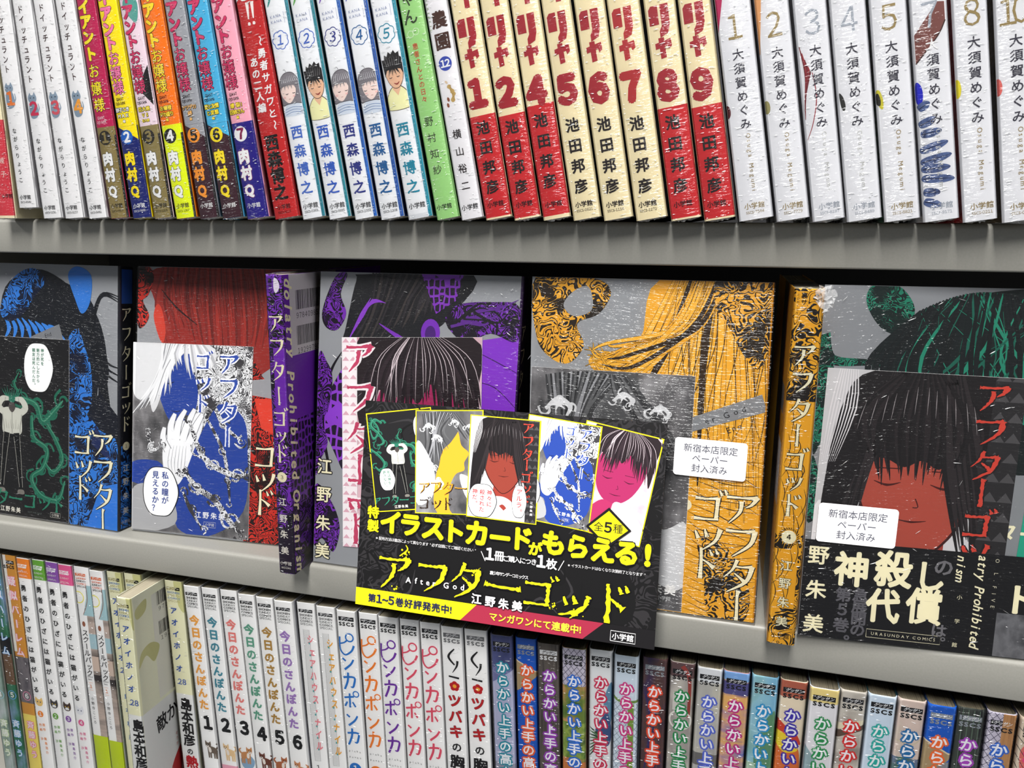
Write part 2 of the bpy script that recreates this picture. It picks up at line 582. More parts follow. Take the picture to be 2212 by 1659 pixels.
# ------------------------------------------------------------------ books standing with their spines out
def jacket(w, h, dep, r, cols, root, th=0.0004):
    """U-shaped paper jacket round a spine; cols = spine, left side, right side"""
    outer = [(0, dep)]
    nseg = 5
    for k in range(nseg + 1):
        a = math.pi / 2 * k / nseg
        outer.append((r - r * math.cos(a), r - r * math.sin(a)))
    for k in range(nseg + 1):
        a = math.pi / 2 * k / nseg
        outer.append((w - r + r * math.sin(a), r - r * math.cos(a)))
    outer.append((w, dep))
    n = len(outer)
    cx = w / 2
    inner = [(x + (th if x < cx else -th), max(y, 0) + (th if 0 < i < n - 1 and y < dep / 2 else 0)) for i, (x, y) in enumerate(outer)]
    V = [(x, y, 0) for x, y in outer] + [(x, y, h) for x, y in outer] + [(x, y, 0) for x, y in inner] + [(x, y, h) for x, y in inner]
    F, MI = [], []
    for i in range(n - 1):
        k = 1 if i == 0 else (2 if i == n - 2 else 0)
        F.append((i, i + 1, n + i + 1, n + i)); MI.append(k)
        F.append((2 * n + i + 1, 2 * n + i, 3 * n + i, 3 * n + i + 1)); MI.append(k)
        F.append((n + i, n + i + 1, 3 * n + i + 1, 3 * n + i)); MI.append(k)
        F.append((i + 1, i, 2 * n + i, 2 * n + i + 1)); MI.append(k)
    for i in (0, n - 1):
        F.append((i, n + i, 3 * n + i, 2 * n + i)); MI.append(1 if i == 0 else 2)
    o = mesh_obj('dust_jacket', V, F, [mat(c) for c in cols], root, MI)
    for p in o.data.polygons:
        p.use_smooth = True
    o.data.set_sharp_from_angle(angle=math.radians(40))
    return o

def box(name, x0, x1, y0, y1, z0, z1, mt, parent):
    v = [(x, y, z) for z in (z0, z1) for y in (y0, y1) for x in (x0, x1)]
    f = [(0, 2, 3, 1), (4, 5, 7, 6), (0, 1, 5, 4), (1, 3, 7, 5), (3, 2, 6, 7), (2, 0, 4, 6)]
    return mesh_obj(name, v, f, mt, parent)

def film(w, h, dep, root, rnd, bottom_frill=True, top=True, o=0.00048):
    """clear shrink film: a thin crinkled skin round the spine with its sealed ends"""
    V, F = [], []
    so = 0.0001
    prof = [(-so, dep * 0.5), (-so, 0.0022)]
    for k in range(4):
        a = math.pi / 2 * k / 3
        prof.append((0.0011 - (0.0011 + so) * math.cos(a), 0.0016 - (0.0016 + o) * math.sin(a)))
    for k in range(4):
        a = math.pi / 2 * k / 3
        prof.append((w - 0.0011 + (0.0011 + so) * math.sin(a), 0.0016 - (0.0016 + o) * math.cos(a)))
    prof += [(w + so, 0.0022), (w + so, dep * 0.5)]
    n = len(prof)
    nz = 26
    for j in range(nz + 1):
        z = (h + 0.0003) * j / nz
        for i, (x, y) in enumerate(prof):
            jit = rnd.uniform(-0.00012, 0.00012) if 3 <= i <= n - 4 else 0
            V.append((x, y + min(jit, 0.0), z))
    for j in range(nz):
        for i in range(n - 1):
            F.append((j * n + i, j * n + i + 1, (j + 1) * n + i + 1, (j + 1) * n + i))
    if top:
        b = len(V)
        m_ = 9
        for j in range(6):
            for i in range(m_):
                V.append((w * i / (m_ - 1), dep * 0.45 * j / 5 + (0.0 if j else -o * .8), h + 0.0002 + (rnd.uniform(0, 0.0009) if 0 < i < m_ - 1 else 0)))
        for j in range(5):
            for i in range(m_ - 1):
                F.append((b + j * m_ + i, b + j * m_ + i + 1, b + (j + 1) * m_ + i + 1, b + (j + 1) * m_ + i))
    ob = mesh_obj('shrink_film', V, F, FILM, root, smooth=True)
    if bottom_frill:
        V, F = [], []
        m_ = 12
        for i in range(m_ + 1):
            x = w * (0.08 + 0.84 * i / m_)
            y = 0.0006 + rnd.uniform(-0.0006, 0.0014)
            V.append((x, y - 0.0004, 0.0001))
            V.append((x + rnd.uniform(-.0004, .0004), y + rnd.uniform(0, 0.001), -rnd.uniform(0.0004, 0.0013) * math.sin(math.pi * (0.12 + 0.76 * i / m_))))
            V.append((x, y + 0.0030, -0.00005))
        for i in range(m_):
            F += [(3 * i, 3 * i + 1, 3 * i + 4, 3 * i + 3), (3 * i + 1, 3 * i + 2, 3 * i + 5, 3 * i + 4)]
        mesh_obj('film_seam', V, F, FROST, root)
    return ob
FROST = None
def frost():
    mt = bpy.data.materials.new('crumpled_film_seam')
    mt.use_nodes = True
    nt = mt.node_tree
    nt.nodes.clear()
    out = nt.nodes.new('ShaderNodeOutputMaterial'); mix = nt.nodes.new('ShaderNodeMixShader')
    tr = nt.nodes.new('ShaderNodeBsdfTransparent'); gl = nt.nodes.new('ShaderNodeBsdfPrincipled')
    gl.inputs['Roughness'].default_value = 0.12
    gl.inputs['Base Color'].default_value = (0.6, 0.6, 0.6, 1)
    mix.inputs[0].default_value = 0.4
    nt.links.new(tr.outputs[0], mix.inputs[1]); nt.links.new(gl.outputs[0], mix.inputs[2]); nt.links.new(mix.outputs[0], out.inputs[0])
    return mt
FROST = frost()
CREASE = frost()
CREASE.name = 'film_crease'
for n_ in CREASE.node_tree.nodes:
    if n_.type == 'MIX_SHADER':
        n_.inputs[0].default_value = 0.7
    if n_.type == 'BSDF_PRINCIPLED':
        n_.inputs['Roughness'].default_value = 0.34
        n_.inputs['Metallic'].default_value = 1.0
        n_.inputs['Base Color'].default_value = (0.95, 0.95, 0.95, 1)

def wrinkles(w, h, root, rnd, n, zmin=0.0, y=-0.0005):
    """little raised creases in the shrink film, mostly level, that catch the ceiling light"""
    V, F = [], []
    for _ in range(n):
        e = rnd.random()
        L = rnd.uniform(.0007, .0034) * (.6 if e < .6 else 1)
        x0 = (rnd.uniform(.0005, .0028) if e < .3 else rnd.uniform(w - .0045, w - .0025) if e < .6 else rnd.uniform(.001, w - .003))
        x0 = min(x0, w - .0006 - L)
        z0 = rnd.uniform(zmin, h - .002)
        sl = rnd.gauss(0, .16)
        r_ = rnd.uniform(.00010, .00024)
        b0 = len(V)
        for i in range(4):
            t = i / 3
            rr = r_ * (.15 if i in (0, 3) else 1)
            for j in range(5):
                a = math.pi * j / 4
                V.append((x0 + L * t, y - rr * math.sin(a), z0 + L * t * sl + rr * math.cos(a)))
        for i in range(3):
            for j in range(4):
                F.append((b0 + i * 5 + j, b0 + i * 5 + j + 1, b0 + i * 5 + j + 6, b0 + i * 5 + j + 5))
    o = mesh_obj('film_creases', V, F, CREASE, root, smooth=True)
    o['kind'] = 'stuff'

class Book:
    def __init__(b, x, z, D, ang, w, label, group, spine, left, right, r=0.0009, h=0.182, dep=0.128, frill=True, cat='book', seed=0, nw=None, pages=None):
        b.w, b.h = w * 1000, h * 1000
        b.root = empty('comic_book', (x, D + CAM_Y, ZW + z), (0, -math.radians(ang), 0))
        tag(b.root, label, cat, group)
        rnd = random.Random(seed or int(abs(x) * 1e5))
        jacket(w, h, dep, r, [spine, left, right], b.root)
        box('page_block', 0.00045, w - 0.00045, 0.0012, dep - 0.003, 0.0003, h - 0.0006, pages or PAGES, b.root)
        film(w, h, dep, b.root, rnd, bottom_frill=frill)
        wrinkles(w, h, b.root, rnd, nw if nw is not None else (95 if z > -0.1 else 34), 0.0 if z > -0.3 else 0.07)
        R = r * 1000
        W = w * 1000
        def mp(u, v, L):
            y = 0.0
            if u < R:
                q = min(1.0, (R - u) / R); y = R - R * math.sqrt(max(0.0, 1 - q * q))
            elif u > W - R:
                q = min(1.0, (u - W + R) / R); y = R - R * math.sqrt(max(0.0, 1 - q * q))
            return (u / 1000, (y - L * EPS - 0.01) / 1000, v / 1000)
        b.art = Sheet(mp, rect_planes(0.12, W - 0.12, 0.05, h * 1000 - 0.05))
        b.txt = Sheet(mp, rect_planes(0.12, W - 0.12, 0.05, h * 1000 - 0.05))
        cc = [R * t for t in (.12, .3, .5, .72, 1.0)]
        b.art.cuts = b.txt.cuts = cc + [W - t for t in cc[::-1]]
    def band(b, v0, v1, c, layer=0, u0=None, u1=None):
        u0 = 0 if u0 is None else u0; u1 = b.w if u1 is None else u1
        cuts = [u0, 0.35, 0.9, 2.0, b.w - 2.0, b.w - 0.9, b.w - 0.35, u1]
        cuts = sorted(set([q for q in cuts if u0 <= q <= u1]))
        for a, c2 in zip(cuts[:-1], cuts[1:]):
            b.art.rect(a, c2, v0, v1, c, layer)
    def side(b, rightside=True):
        W = b.w
        if rightside:
            mp = lambda u, v, L: ((W + 0.004 + L * 0.012) / 1000, u / 1000, v / 1000)
        else:
            mp = lambda u, v, L: (-(0.004 + L * 0.012) / 1000, u / 1000, v / 1000)
        return Sheet(mp, rect_planes(0.9, 127, 0.1, b.h - 0.1))
    def done(b):
        b.art.build('printed_art', b.root)
        b.txt.build('lettering', b.root)

def settle(rows, hh=0.182):
    """keep neighbouring books from leaning into one another"""
    out = []
    px = None
    for r in rows:
        r = list(r)
        if px is not None:
            xr, pa = px
            lim = math.degrees(math.asin(max(-0.3, min(0.5, (r[1] - xr - 0.0004) / hh + math.sin(math.radians(pa))))))
            r[4] = min(r[4], lim)
        out.append(r)
        px = (r[1] + r[2] / math.cos(math.radians(r[4])) + 0.0002, r[4])
    return out

# name, x of bottom left corner, width, height of base, lean in degrees
TOP = [('R0', -0.4519, 0.0170, 0.0044, 0.5), ('W1', -0.4309, 0.0142, 0.0108, 2.2), ('W2', -0.4127, 0.0142, 0.0044, 3.9), ('W3', -0.3960, 0.0142, 0.0044, 4.7),
       ('W4', -0.3782, 0.0138, 0.0044, 5.7), ('G1', -0.3621, 0.0134, 0.0044, 6.3), ('G2', -0.3460, 0.0136, 0.0044, 7.2), ('G3', -0.3306, 0.0133, 0.0044, 7.6),
       ('G4', -0.3154, 0.0140, 0.0044, 8.2), ('G5', -0.2991, 0.0133, 0.0044, 8.7), ('G6', -0.2838, 0.0140, 0.0044, 8.9), ('G7', -0.2676, 0.0142, 0.0044, 9.0),
       ('O8', -0.2496, 0.0158, 0.0044, 9.2), ('B1', -0.2320, 0.0142, 0.0044, 9.2), ('B2', -0.2156, 0.0135, 0.0044, 9.3), ('B3', -0.1999, 0.0135, 0.0044, 9.4),
       ('B4', -0.1844, 0.0137, 0.0044, 9.5), ('B5', -0.1684, 0.0140, 0.0044, 9.9), ('E', -0.1520, 0.0127, 0.0044, 10.3), ('F', -0.1382, 0.0122, 0.0044, 10.2),
       ('I1', -0.1247, 0.0142, 0.0044, 10.1), ('I2', -0.1094, 0.0142, 0.0044, 10.0), ('I4', -0.0940, 0.0143, 0.0044, 10.0), ('I5', -0.0784, 0.0142, 0.0044, 10.1),
       ('I6', -0.0629, 0.0146, 0.0044, 9.9), ('I7', -0.0468, 0.0152, 0.0044, 10.1), ('I8', -0.0299, 0.0144, 0.0044, 10.0), ('I9', -0.0141, 0.0144, 0.0044, 10.0),
       ('V1', 0.0020, 0.0156, 0.0044, 9.9), ('V2', 0.0190, 0.0146, 0.0044, 9.8), ('V3', 0.0349, 0.0140, 0.0044, 9.6), ('V4', 0.0497, 0.0148, 0.0044, 9.4),
       ('V5', 0.0655, 0.0148, 0.0044, 9.2), ('V7', 0.0815, 0.0145, 0.0044, 9.2), ('V8', 0.0975, 0.0135, 0.0044, 9.1), ('V10', 0.1129, 0.0138, 0.0044, 8.8),
       ('V11', 0.1290, 0.0140, 0.0044, 8.4)]
TOP = {r[0]: r for r in settle(TOP)}
def top(k, label, group, spine, left=None, right=None, **kw):
    _, x, w, z, a = TOP[k]
    return Book(x, z, 0.390, a, w, label, group, spine, left or spine, right or spine, **kw)

def publisher(b, c=(30, 28, 30), code=None, u=None, v=6.3, size=2.9, bold=0.012):
    u = u if u is not None else b.w * 0.46
    b.txt.htext('小学館', u, v, size, c, 2, bold=bold)
    if code:
        b.txt.htext('SSCS-' + code, u, v - 3.0, 1.75, c, 2, width=8.3)

# --- red banded book at the far left
b = top('R0', 'cream comic with a red paper band, leftmost on the top shelf', None, (236, 226, 190))
b.band(1.6, 59, (204, 62, 74))
b.txt.vtext('綾子', 12.0, 35, 8.2, 4.2, (235, 215, 205))
publisher(b, (60, 20, 24), u=12.7, v=13.5)
b.done()

# --- white volumes with a grey cat and a numeral
CATG = (132, 150, 168)
def cat(sh, u, v, s, c=CATG, dark=(60, 70, 84)):
    sh.blob([(u - .42 * s, v + .55 * s), (u - .2 * s, v + .95 * s), (u - .1 * s, v + .78 * s), (u + .1 * s, v + .78 * s), (u + .24 * s, v + .96 * s), (u + .42 * s, v + .5 * s), (u + .2 * s, v + .2 * s), (u - .25 * s, v + .2 * s)], c, 1)
    sh.blob([(u - .25 * s, v + .3 * s), (u + .25 * s, v + .3 * s), (u + .45 * s, v - .5 * s), (u + .2 * s, v - .95 * s), (u - .3 * s, v - .95 * s), (u - .42 * s, v - .3 * s)], c, 1)
    for k in (-1, 1):
        sh.disc(u + k * .17 * s, v + .56 * s, .06 * s, dark, 2, 8)
    sh.stroke([(u + .3 * s, v - .6 * s), (u + .55 * s, v - .3 * s), (u + .5 * s, v + .1 * s)], [.12 * s, .1 * s, .05 * s], c, 1)
for k, code, nc, word in (('W1', '8549', (222, 120, 52), 'orange numeral 1'), ('W2', '9256', (200, 50, 84), 'crimson numeral 2'),
                          ('W3', '0157', (206, 84, 96), 'salmon numeral 3'), ('W4', '0492', (232, 160, 60), 'amber numeral 4')):
    b = top(k, 'white comic with a small grey cat holding the ' + word, 'white comics with a grey cat on the spine', (232, 231, 232), (214, 212, 214), (205, 203, 206))
    b.txt.vtext('ドイッチュラント', 5.2, 120.3, 5.55, 4.7, (62, 40, 40), bold=0.012, sx=.9)
    cat(b.art, 4.6, 66.5, 7.6)
    b.txt.char(k[1], 4.9, 64.5, 10.0, nc, 2, bold=0.045)
    b.txt.vtext('ながらりょうこ', 4.5, 45.8, 4.85, 3.3, (38, 34, 36), bold=.008)
    for i in range(18):
        b.art.disc(1.1, 116 - i * 2.3, 0.16, (150, 146, 140), 1, 5)
    publisher(b, code=code, u=6.0)
    b.done()

# --- seven bright volumes with a gold, lime or navy lower half
RED = (208, 50, 100)
MARO = (62, 34, 44)
G = {'G1': ((184, 32, 84), (138, 122, 74), (240, 222, 30), None, (40, 36, 30), (138, 122, 74), 'white', '0807', None, 'crimson and olive comic with yellow katakana title and black 1'),
     'G2': ((244, 222, 10), (28, 38, 110), (238, 120, 170), ('餅子こき', 'MAX', '編'), (24, 96, 190), 'white', (246, 222, 20), '0899', 'white', 'yellow and navy comic with pink katakana title and blue 2'),
     'G3': ((232, 212, 222), (138, 124, 78), RED, ('巨大娘', 'VS', '巨大娘'), (40, 36, 30), (138, 124, 78), 'white', '1219', None, 'pale pink and olive comic with black slanted wedge and disc 3'),
     'G4': ((240, 122, 24), (226, 238, 20), (246, 220, 40), ('お嬢様', 'デカ盛り', '編'), (26, 24, 22), 'white', 'white', '1367', None, 'orange and lime comic with yellow title and black 4'),
     'G5': ((158, 160, 166), MARO, RED, ('ケツデカ', '絆', '編'), (240, 152, 50), (26, 22, 22), (240, 152, 50), None, 'white', 'grey and dark maroon comic with orange disc 5'),
     'G6': ((76, 176, 216), MARO, RED, ('愛と友情', 'と変態', '編'), (244, 220, 30), (26, 22, 22), (244, 220, 30), None, 'white', 'sky blue and dark maroon comic with yellow disc 6'),
     'G7': ((240, 172, 190), (38, 28, 128), RED, ('爆裂!', '巨姉さん', '編'), 'white', (130, 20, 74), 'white', None, 'white', 'pink and indigo comic with white disc 7')}
for k, (c1, c2, tc, sub, cc, cn, ac, code, pc, lab) in G.items():
    b = top(k, lab, 'bright two-tone comics numbered 1 to 7', c1, c1, (40, 36, 40) if k in ('G1', 'G3') else c1)
    split = 52.5 if k != 'G1' else 52.5
    b.band(0, split, c2)
    b.band(0, split - 5, (34, 30, 32) if k not in ('G7', 'G2') else c2, 1, b.w - 1.5, b.w)
    if k in ('G2', 'G5', 'G6'):
        b.art.poly([(0.5, split - .1), (b.w - .5, split - .1), (b.w - .5, split - 8)], c1, 1)
    if k == 'G3':
        b.art.poly([(b.w - 1, 63), (b.w - 1, 85), (b.w - 5, 80), (b.w - 9, 72)], (30, 28, 30), 1)
        b.art.blob([(2, 118), (7, 124), (12, 118), (9, 108)], (90, 160, 150), 1)
    low = 8.5 if k == 'G1' else 0.0
    y0 = 123.0 - low * 0.6
    ink = (60, 20, 40) if tc != RED else (40, 18, 26)
    for i, ch in enumerate('イアント'):
        vv = (118.9, 111.0, 102.5, 93.4)[i] if k == 'G1' else (122.8, 114.6, 106.3, 98.6)[i]
        b.txt.char(ch, 4.6, vv, 8.2, ink, 1, bold=.095); b.txt.char(ch, 4.6, vv, 8.2, tc, 2, bold=.065)
    for i, ch in enumerate('お嬢様'):
        vv = (84.0, 74.2, 65.2)[i] if k == 'G1' else (90.3, 82.2, 74.2)[i]
        b.txt.char(ch, 4.8, vv, 8.2, ink, 1, bold=.045, sx=.95); b.txt.char(ch, 4.8, vv, 8.2, tc, 2, bold=.012, sx=.95)
    gv = 57.8 if k == 'G1' else 67.8
    b.txt.htext('GIANT', 4.6, gv, 2.5, ink if k != 'G1' else (236, 200, 210), 2, width=5.2, sx=.6, bold=.015)
    b.txt.htext('OJO-SAMA', 4.6, gv - 2.4, 2.3, ink if k != 'G1' else (236, 200, 210), 2, width=6.6, sx=.6, bold=.015)
    if sub:
        sc = 'white' if k == 'G2' else ((250, 226, 60) if k != 'G5' else (246, 190, 110))
        n = len(sub)
        for i, t in enumerate(sub):
            sz = (2.7, 2.7, 1.7)[i] if len(t) > 1 or i == 2 else 3.0
            b.txt.htext(t, 5.2, (61.8, 58.4, 55.4)[i], sz, sc, 2, bold=.03, width=min(9.4, sz * 1.0 * len(t)) if len(t) > 1 else None, out=(24, 20, 22), outr=.12)
    b.art.disc(5.2, 46.4, 4.1, cc, 2, 28)
    b.txt.char(k[1], 5.2, 46.4, 7.4, cn, 3, bold=.05)
    edge = {'G4': (40, 36, 30), 'G7': (150, 40, 90)}.get(k, (30, 26, 30))
    for ch, v, c_ in (('肉', 34.4, 0), ('村', 25.2, 0), ('Q', 15.8, 0)):
        b.txt.char(ch, 4.8, v, 8.0, edge, 1, bold=.085, sx=.9)
        b.txt.char(ch, 4.8, v, 8.0, ac, 2, bold=.055, sx=.9)
    pcol = pc or (42, 38, 30)
    publisher(b, pcol, code, u=6.0, v=7.2)
    b.done()

# --- red book with white brush lettering
b = top('O8', 'red comic with white brush lettering and heavy black author name', None, (190, 36, 38), (150, 26, 30), (170, 30, 34), r=.0009)
b.txt.char('ガ', 4.6, 121.0, 12, 'white', 2, bold=.05, skew=.15)
for du in (0, 3.0):
    b.txt.stroke([(6.6 + du, 114.5), (6.0 + du, 106)], [2.2, .7], (240, 236, 232), 2)
    b.txt.disc(5.9 + du, 103.6, .9, (240, 236, 232), 2, 10)
b.txt.vtext('～勇者サガワと～', 10.3, 94, 6.3, 5.2, 'white', bold=.03, skew=.1)
b.txt.vtext('あの二人編', 4.6, 84, 6.0, 5.2, 'white', bold=.03, skew=.1)
b.txt.vtext('西森博之', 6.7, 41.2, 9.0, 8.8, (22, 14, 14), bold=.04)
publisher(b, (70, 14, 16), '9215', u=7, v=6.2)
b.done()

# --- five white volumes with a figure and a number in a cloud ring
def figure(sh, u, v, boy, turn):
    """plain generic bust: hair cap, face, shoulders"""
    skin = (228, 184, 152) if boy else (238, 216, 208)
    hair = (34, 32, 34) if boy else (128, 124, 130)
    line = (70, 54, 50)
    if boy:
        sh.blob([(u - 6.2, v - 6), (u - 2.4, v - .8), (u + 2.4, v - .8), (u + 6.2, v - 5), (u + 6.6, v - 12), (u - 6.4, v - 12)], line, 1)
        sh.blob([(u - 6, v - 6.3), (u - 2.3, v - 1.2), (u + 2.3, v - 1.2), (u + 6, v - 5.4), (u + 6.4, v - 11.8), (u - 6.2, v - 11.8)], (234, 232, 180), 2)
        sh.poly([(u - 2.2, v + 1), (u + 2.2, v + 1), (u + 2.4, v - 1.8), (u + .4, v - 5.4), (u - 2, v - 2)], skin, 3)
        sh.blob([(u - 4.4, v + 8), (u + 4.6, v + 8), (u + 4.8, v + 2.8), (u + 2.2, v - 1.4), (u - 1.2, v - 1.6), (u - 4, v + 2.4)], line, 3)
        sh.blob([(u - 4.2, v + 8), (u + 4.4, v + 8), (u + 4.6, v + 2.9), (u + 2.1, v - 1.1), (u - 1.1, v - 1.3), (u - 3.8, v + 2.5)], skin, 4)
        sh.poly([(u - 5.0, v + 4.5), (u - 5.4, v + 11), (u - 5.6, v + 13.2), (u - 4.2, v + 13.0), (u - 3.8, v + 15.4), (u - 2.4, v + 14.4), (u - 1.4, v + 16.6), (u, v + 15.2), (u + 1.6, v + 17), (u + 2.6, v + 15.2),
                 (u + 4.4, v + 15.8), (u + 4.4, v + 13.6), (u + 5.6, v + 12.6), (u + 5.3, v + 4.5), (u + 4.2, v + 7.2), (u + 1, v + 8.2), (u - 3.6, v + 7.6)], hair, 5)
        for i in range(7):
            sh.stroke([(u - 1.6 + i * .5, v + 9), (u - 3 + i * 1.1, v + 4.6 + (i % 2) * 1.2)], [1.0, .08], hair, 6, n=1)
            sh.stroke([(u - 4 + i * 1.4, v + 13.6), (u - 3.2 + i * 1.1, v + 9.6)], [.1, .34], (120, 118, 120), 6, n=1)
        sh.stroke([(u - .8, v + .9), (u + .8, v + .2), (u + 2.3, v + 1.2)], [.2, .8, .2], (150, 66, 60), 5, n=3)
        ey = 4.0
    else:
        sh.blob([(u - 5.4, v - 7), (u - 2.4, v - 3.4), (u + 2.4, v - 3.4), (u + 5.8, v - 6.4), (u + 6, v - 10), (u - 5.4, v - 10)], (206, 214, 226), 1)
        for q in range(3):
            sh.stroke([(u - 5, v - 6.6 - q * 1.3), (u, v - 5.6 - q * 1.3), (u + 5.4, v - 6.6 - q * 1.3)], .3, (130, 150, 186), 2, n=3)
        sh.blob([(u - 5.8, v + 2), (u - 5.6, v + 8), (u - 2.4, v + 12), (u + 2.8, v + 12), (u + 6, v + 7.6), (u + 6.4, v), (u + 6.0, v - 4.4), (u + 2.6, v - 4), (u - 2.8, v - 4), (u - 6.0, v - 4)], (84, 80, 86), 2)
        sh.blob([(u - 5.5, v + 2), (u - 5.3, v + 8), (u - 2.3, v + 11.6), (u + 2.7, v + 11.6), (u + 5.7, v + 7.5), (u + 6.1, v), (u + 5.7, v - 4.1), (u + 2.5, v - 3.7), (u - 2.7, v - 3.7), (u - 5.7, v - 3.7)], hair, 3)
        f = 1.0 * turn
        sh.blob([(u - 4.0 - f, v + 5), (u + 3.8 - f, v + 5.2), (u + 4.1 - f, v + 1), (u + .9 - f, v - 3.0), (u - 1.6 - f, v - 3.0), (u - 4.2 - f, v + .6)], skin, 4)
        for i in range(9):
            sh.stroke([(u - 3 + i * .8 - f, v + 8), (u - 4.2 + i * 1.1 - f, v + 3.6 + (i % 2) * 1.2)], [1.5, .12], hair, 5, n=1)
            sh.stroke([(u - 3.6 + i * 1.0, v + 10.4), (u - 4.2 + i * 1.2, v + 7.2)], [.1, .42], (200, 198, 204), 6, n=1)
        sh.stroke([(u - .4, v + 11.6), (u - 1.1, v + 13.8), (u - 2.2, v + 13.9)], [.3, .25, .1], hair, 3, n=3)
        for q in (-1, 1):
            sh.disc(u + q * 2.9 - f, v - .2, .8, (236, 190, 186), 5, 10, .5)
        sh.stroke([(u - .5 - f, v - 1.4), (u + .7 - f, v - 1.4)], .2, (170, 110, 104), 5, n=1)
        ey = 1.6
    for q in (-1, 1):
        sh.stroke([(u + q * 2.1 - .8, v + ey - .1), (u + q * 2.1, v + ey - .4), (u + q * 2.1 + .8, v + ey - .1)], .3, (50, 44, 54), 6, n=3)
BC = {'B1': ((66, 104, 190), (22, 112, 128), (50, 150, 140), '0369', 0, 1, 'blue cloud-ringed 1'), 'B2': ((52, 92, 186), (22, 118, 132), (90, 170, 70), '0685', 1, 0, 'blue cloud-ringed 2'),
      'B3': ((44, 52, 130), (18, 82, 160), (120, 80, 180), '1009', 0, 1, 'navy cloud-ringed 3'), 'B4': ((30, 92, 150), (18, 74, 150), (70, 90, 190), '1208', 0, -1, 'teal-blue cloud-ringed 4'),
      'B5': ((32, 134, 160), (28, 130, 150), (120, 120, 200), None, 1, 0, 'teal cloud-ringed 5')}
for k, (nc, side, tc, code, boy, turn, lab) in BC.items():
    b = top(k, 'white comic with ' + lab + (' over a black-haired figure' if boy else ' over a grey-haired figure'), 'white comics with cloud-ringed numbers', (234, 235, 238), (220, 222, 228), side, r=.0011)
    b.art.stroke([(4.6, 128), (4.0, 117), (1.8, 112)], [2.6, 1.5, .3], tc, 1)
    b.txt.htext('KANA', 5.5, 106.6, 2.1, (140, 150, 184), 2, width=7)
    b.txt.htext('KANA', 5.5, 104.0, 2.1, (140, 150, 184), 2, width=7)
    for q in (-1, 1):
        b.txt.stroke([(5.5 + q * 4.6, 108), (5.5 + q * 5, 108), (5.5 + q * 5, 102.6), (5.5 + q * 4.6, 102.6)], .18, (150, 158, 190), 2, n=1)
    b.art.ring(6.0, 94.4, 4.15, .42, nc, 1, 70, lobes=7)
    b.txt.char(k[1], 6.0, 94.4, 6.6, nc, 2, bold=.012, skew=.2)
    figure(b.art, 6.4, 64.3 + (4.5 if k == 'B5' else 1.0), boy, turn)
    b.band(0.2, 181.6, side, 7, {'B1': 12.6, 'B2': 12.0, 'B3': 11.8, 'B4': 11.8, 'B5': 12.2}[k], b.w)
    b.band(0.2, 181.6, (206, 216, 228), 7, {'B1': 12.3, 'B2': 11.7, 'B3': 11.5, 'B4': 11.5, 'B5': 11.9}[k], {'B1': 12.6, 'B2': 12.0, 'B3': 11.8, 'B4': 11.8, 'B5': 12.2}[k])
    b.txt.vtext('西森博之', 5.9, 46.4, 9.85, 7.4, nc, bold=.022)
    publisher(b, code=code, u=6.4, v=6.8, size=3.2)
    if k == 'B5':
        b.band(0.2, 2.4, (214, 216, 220), 0)
    b.done()

# --- green book, peanut book
b = top('E', 'light green comic with thin handwritten author name', None, (156, 208, 130), (140, 190, 120), (120, 176, 104))
b.txt.vtext('ゃん', 5.0, 111, 9, 8.2, (50, 60, 40), bold=.012)
for q in ((3.6, 93.7), (6.6, 94.4)):
    b.art.ring(q[0], q[1], 1.5, .3, (214, 234, 200), 1, 14, lobes=5)
b.txt.vtext('患者さんとの日々', 4.9, 87.5, 3.75, 3.3, (206, 84, 60), bold=.01)
b.txt.vtext('野村知紗', 5.2, 50, 8.2, 5.0, (60, 66, 50))
publisher(b, (40, 44, 36), u=5.4, v=6.3)
b.done()
b = top('F', 'white comic with peanuts and a blue disc numbered 12', None, (232, 230, 233), (214, 212, 216), (190, 188, 196))
b.txt.vtext('農園', 6.2, 99.5, 10.4, 8.6, (70, 42, 34), bold=.03)
for i, ch in enumerate('phantprin'):
    b.txt.char(ch, 1.3, 112 - i * 2.1, 2.1, (120, 150, 80), 2, rot=-1.57)
b.art.disc(5.6, 78.2, 3.5, (56, 74, 168), 1, 26)
b.txt.htext('12', 5.6, 78.2, 4.6, 'white', 2, bold=.04, width=4.8)
for (u, v, r_, c_) in ((6.2, 65.5, .5, 0), (6.9, 61.5, -.3, 0), (4.0, 60.8, .2, 1), (3.4, 58.0, .1, 1), (4.4, 69.2, .7, 2)):
    cc = [(188, 158, 96), (132, 72, 44), (214, 190, 160)][c_]
    s_ = (1.0, .6, .5)[c_]
    ca, sa = math.cos(r_), math.sin(r_)
    P = [(0, 2.6), (1.1, 1.8), (.6, .2), (1.2, -1.6), (0, -2.6), (-1.2, -1.6), (-.6, .2), (-1.1, 1.8)] if c_ == 0 else [(0, 1.9), (1.1, .6), (.9, -1.2), (0, -1.8), (-.9, -1.2), (-1, .6)]
    b.art.blob([(u + (x * ca - y * sa) * s_, v + (x * sa + y * ca) * s_) for x, y in P], cc, 1)
    if c_ == 0:
        for q in range(5):
            b.art.stroke([(u - .5, v - 1.6 + q * .8), (u + .6, v - 1.4 + q * .8)], .12, (130, 98, 50), 2, n=1)
b.txt.vtext('横山裕二', 5.4, 43.2, 8.7, 4.9, (42, 32, 34), bold=.012)
publisher(b, u=5.8, v=6.0, size=3.1)
b.done()

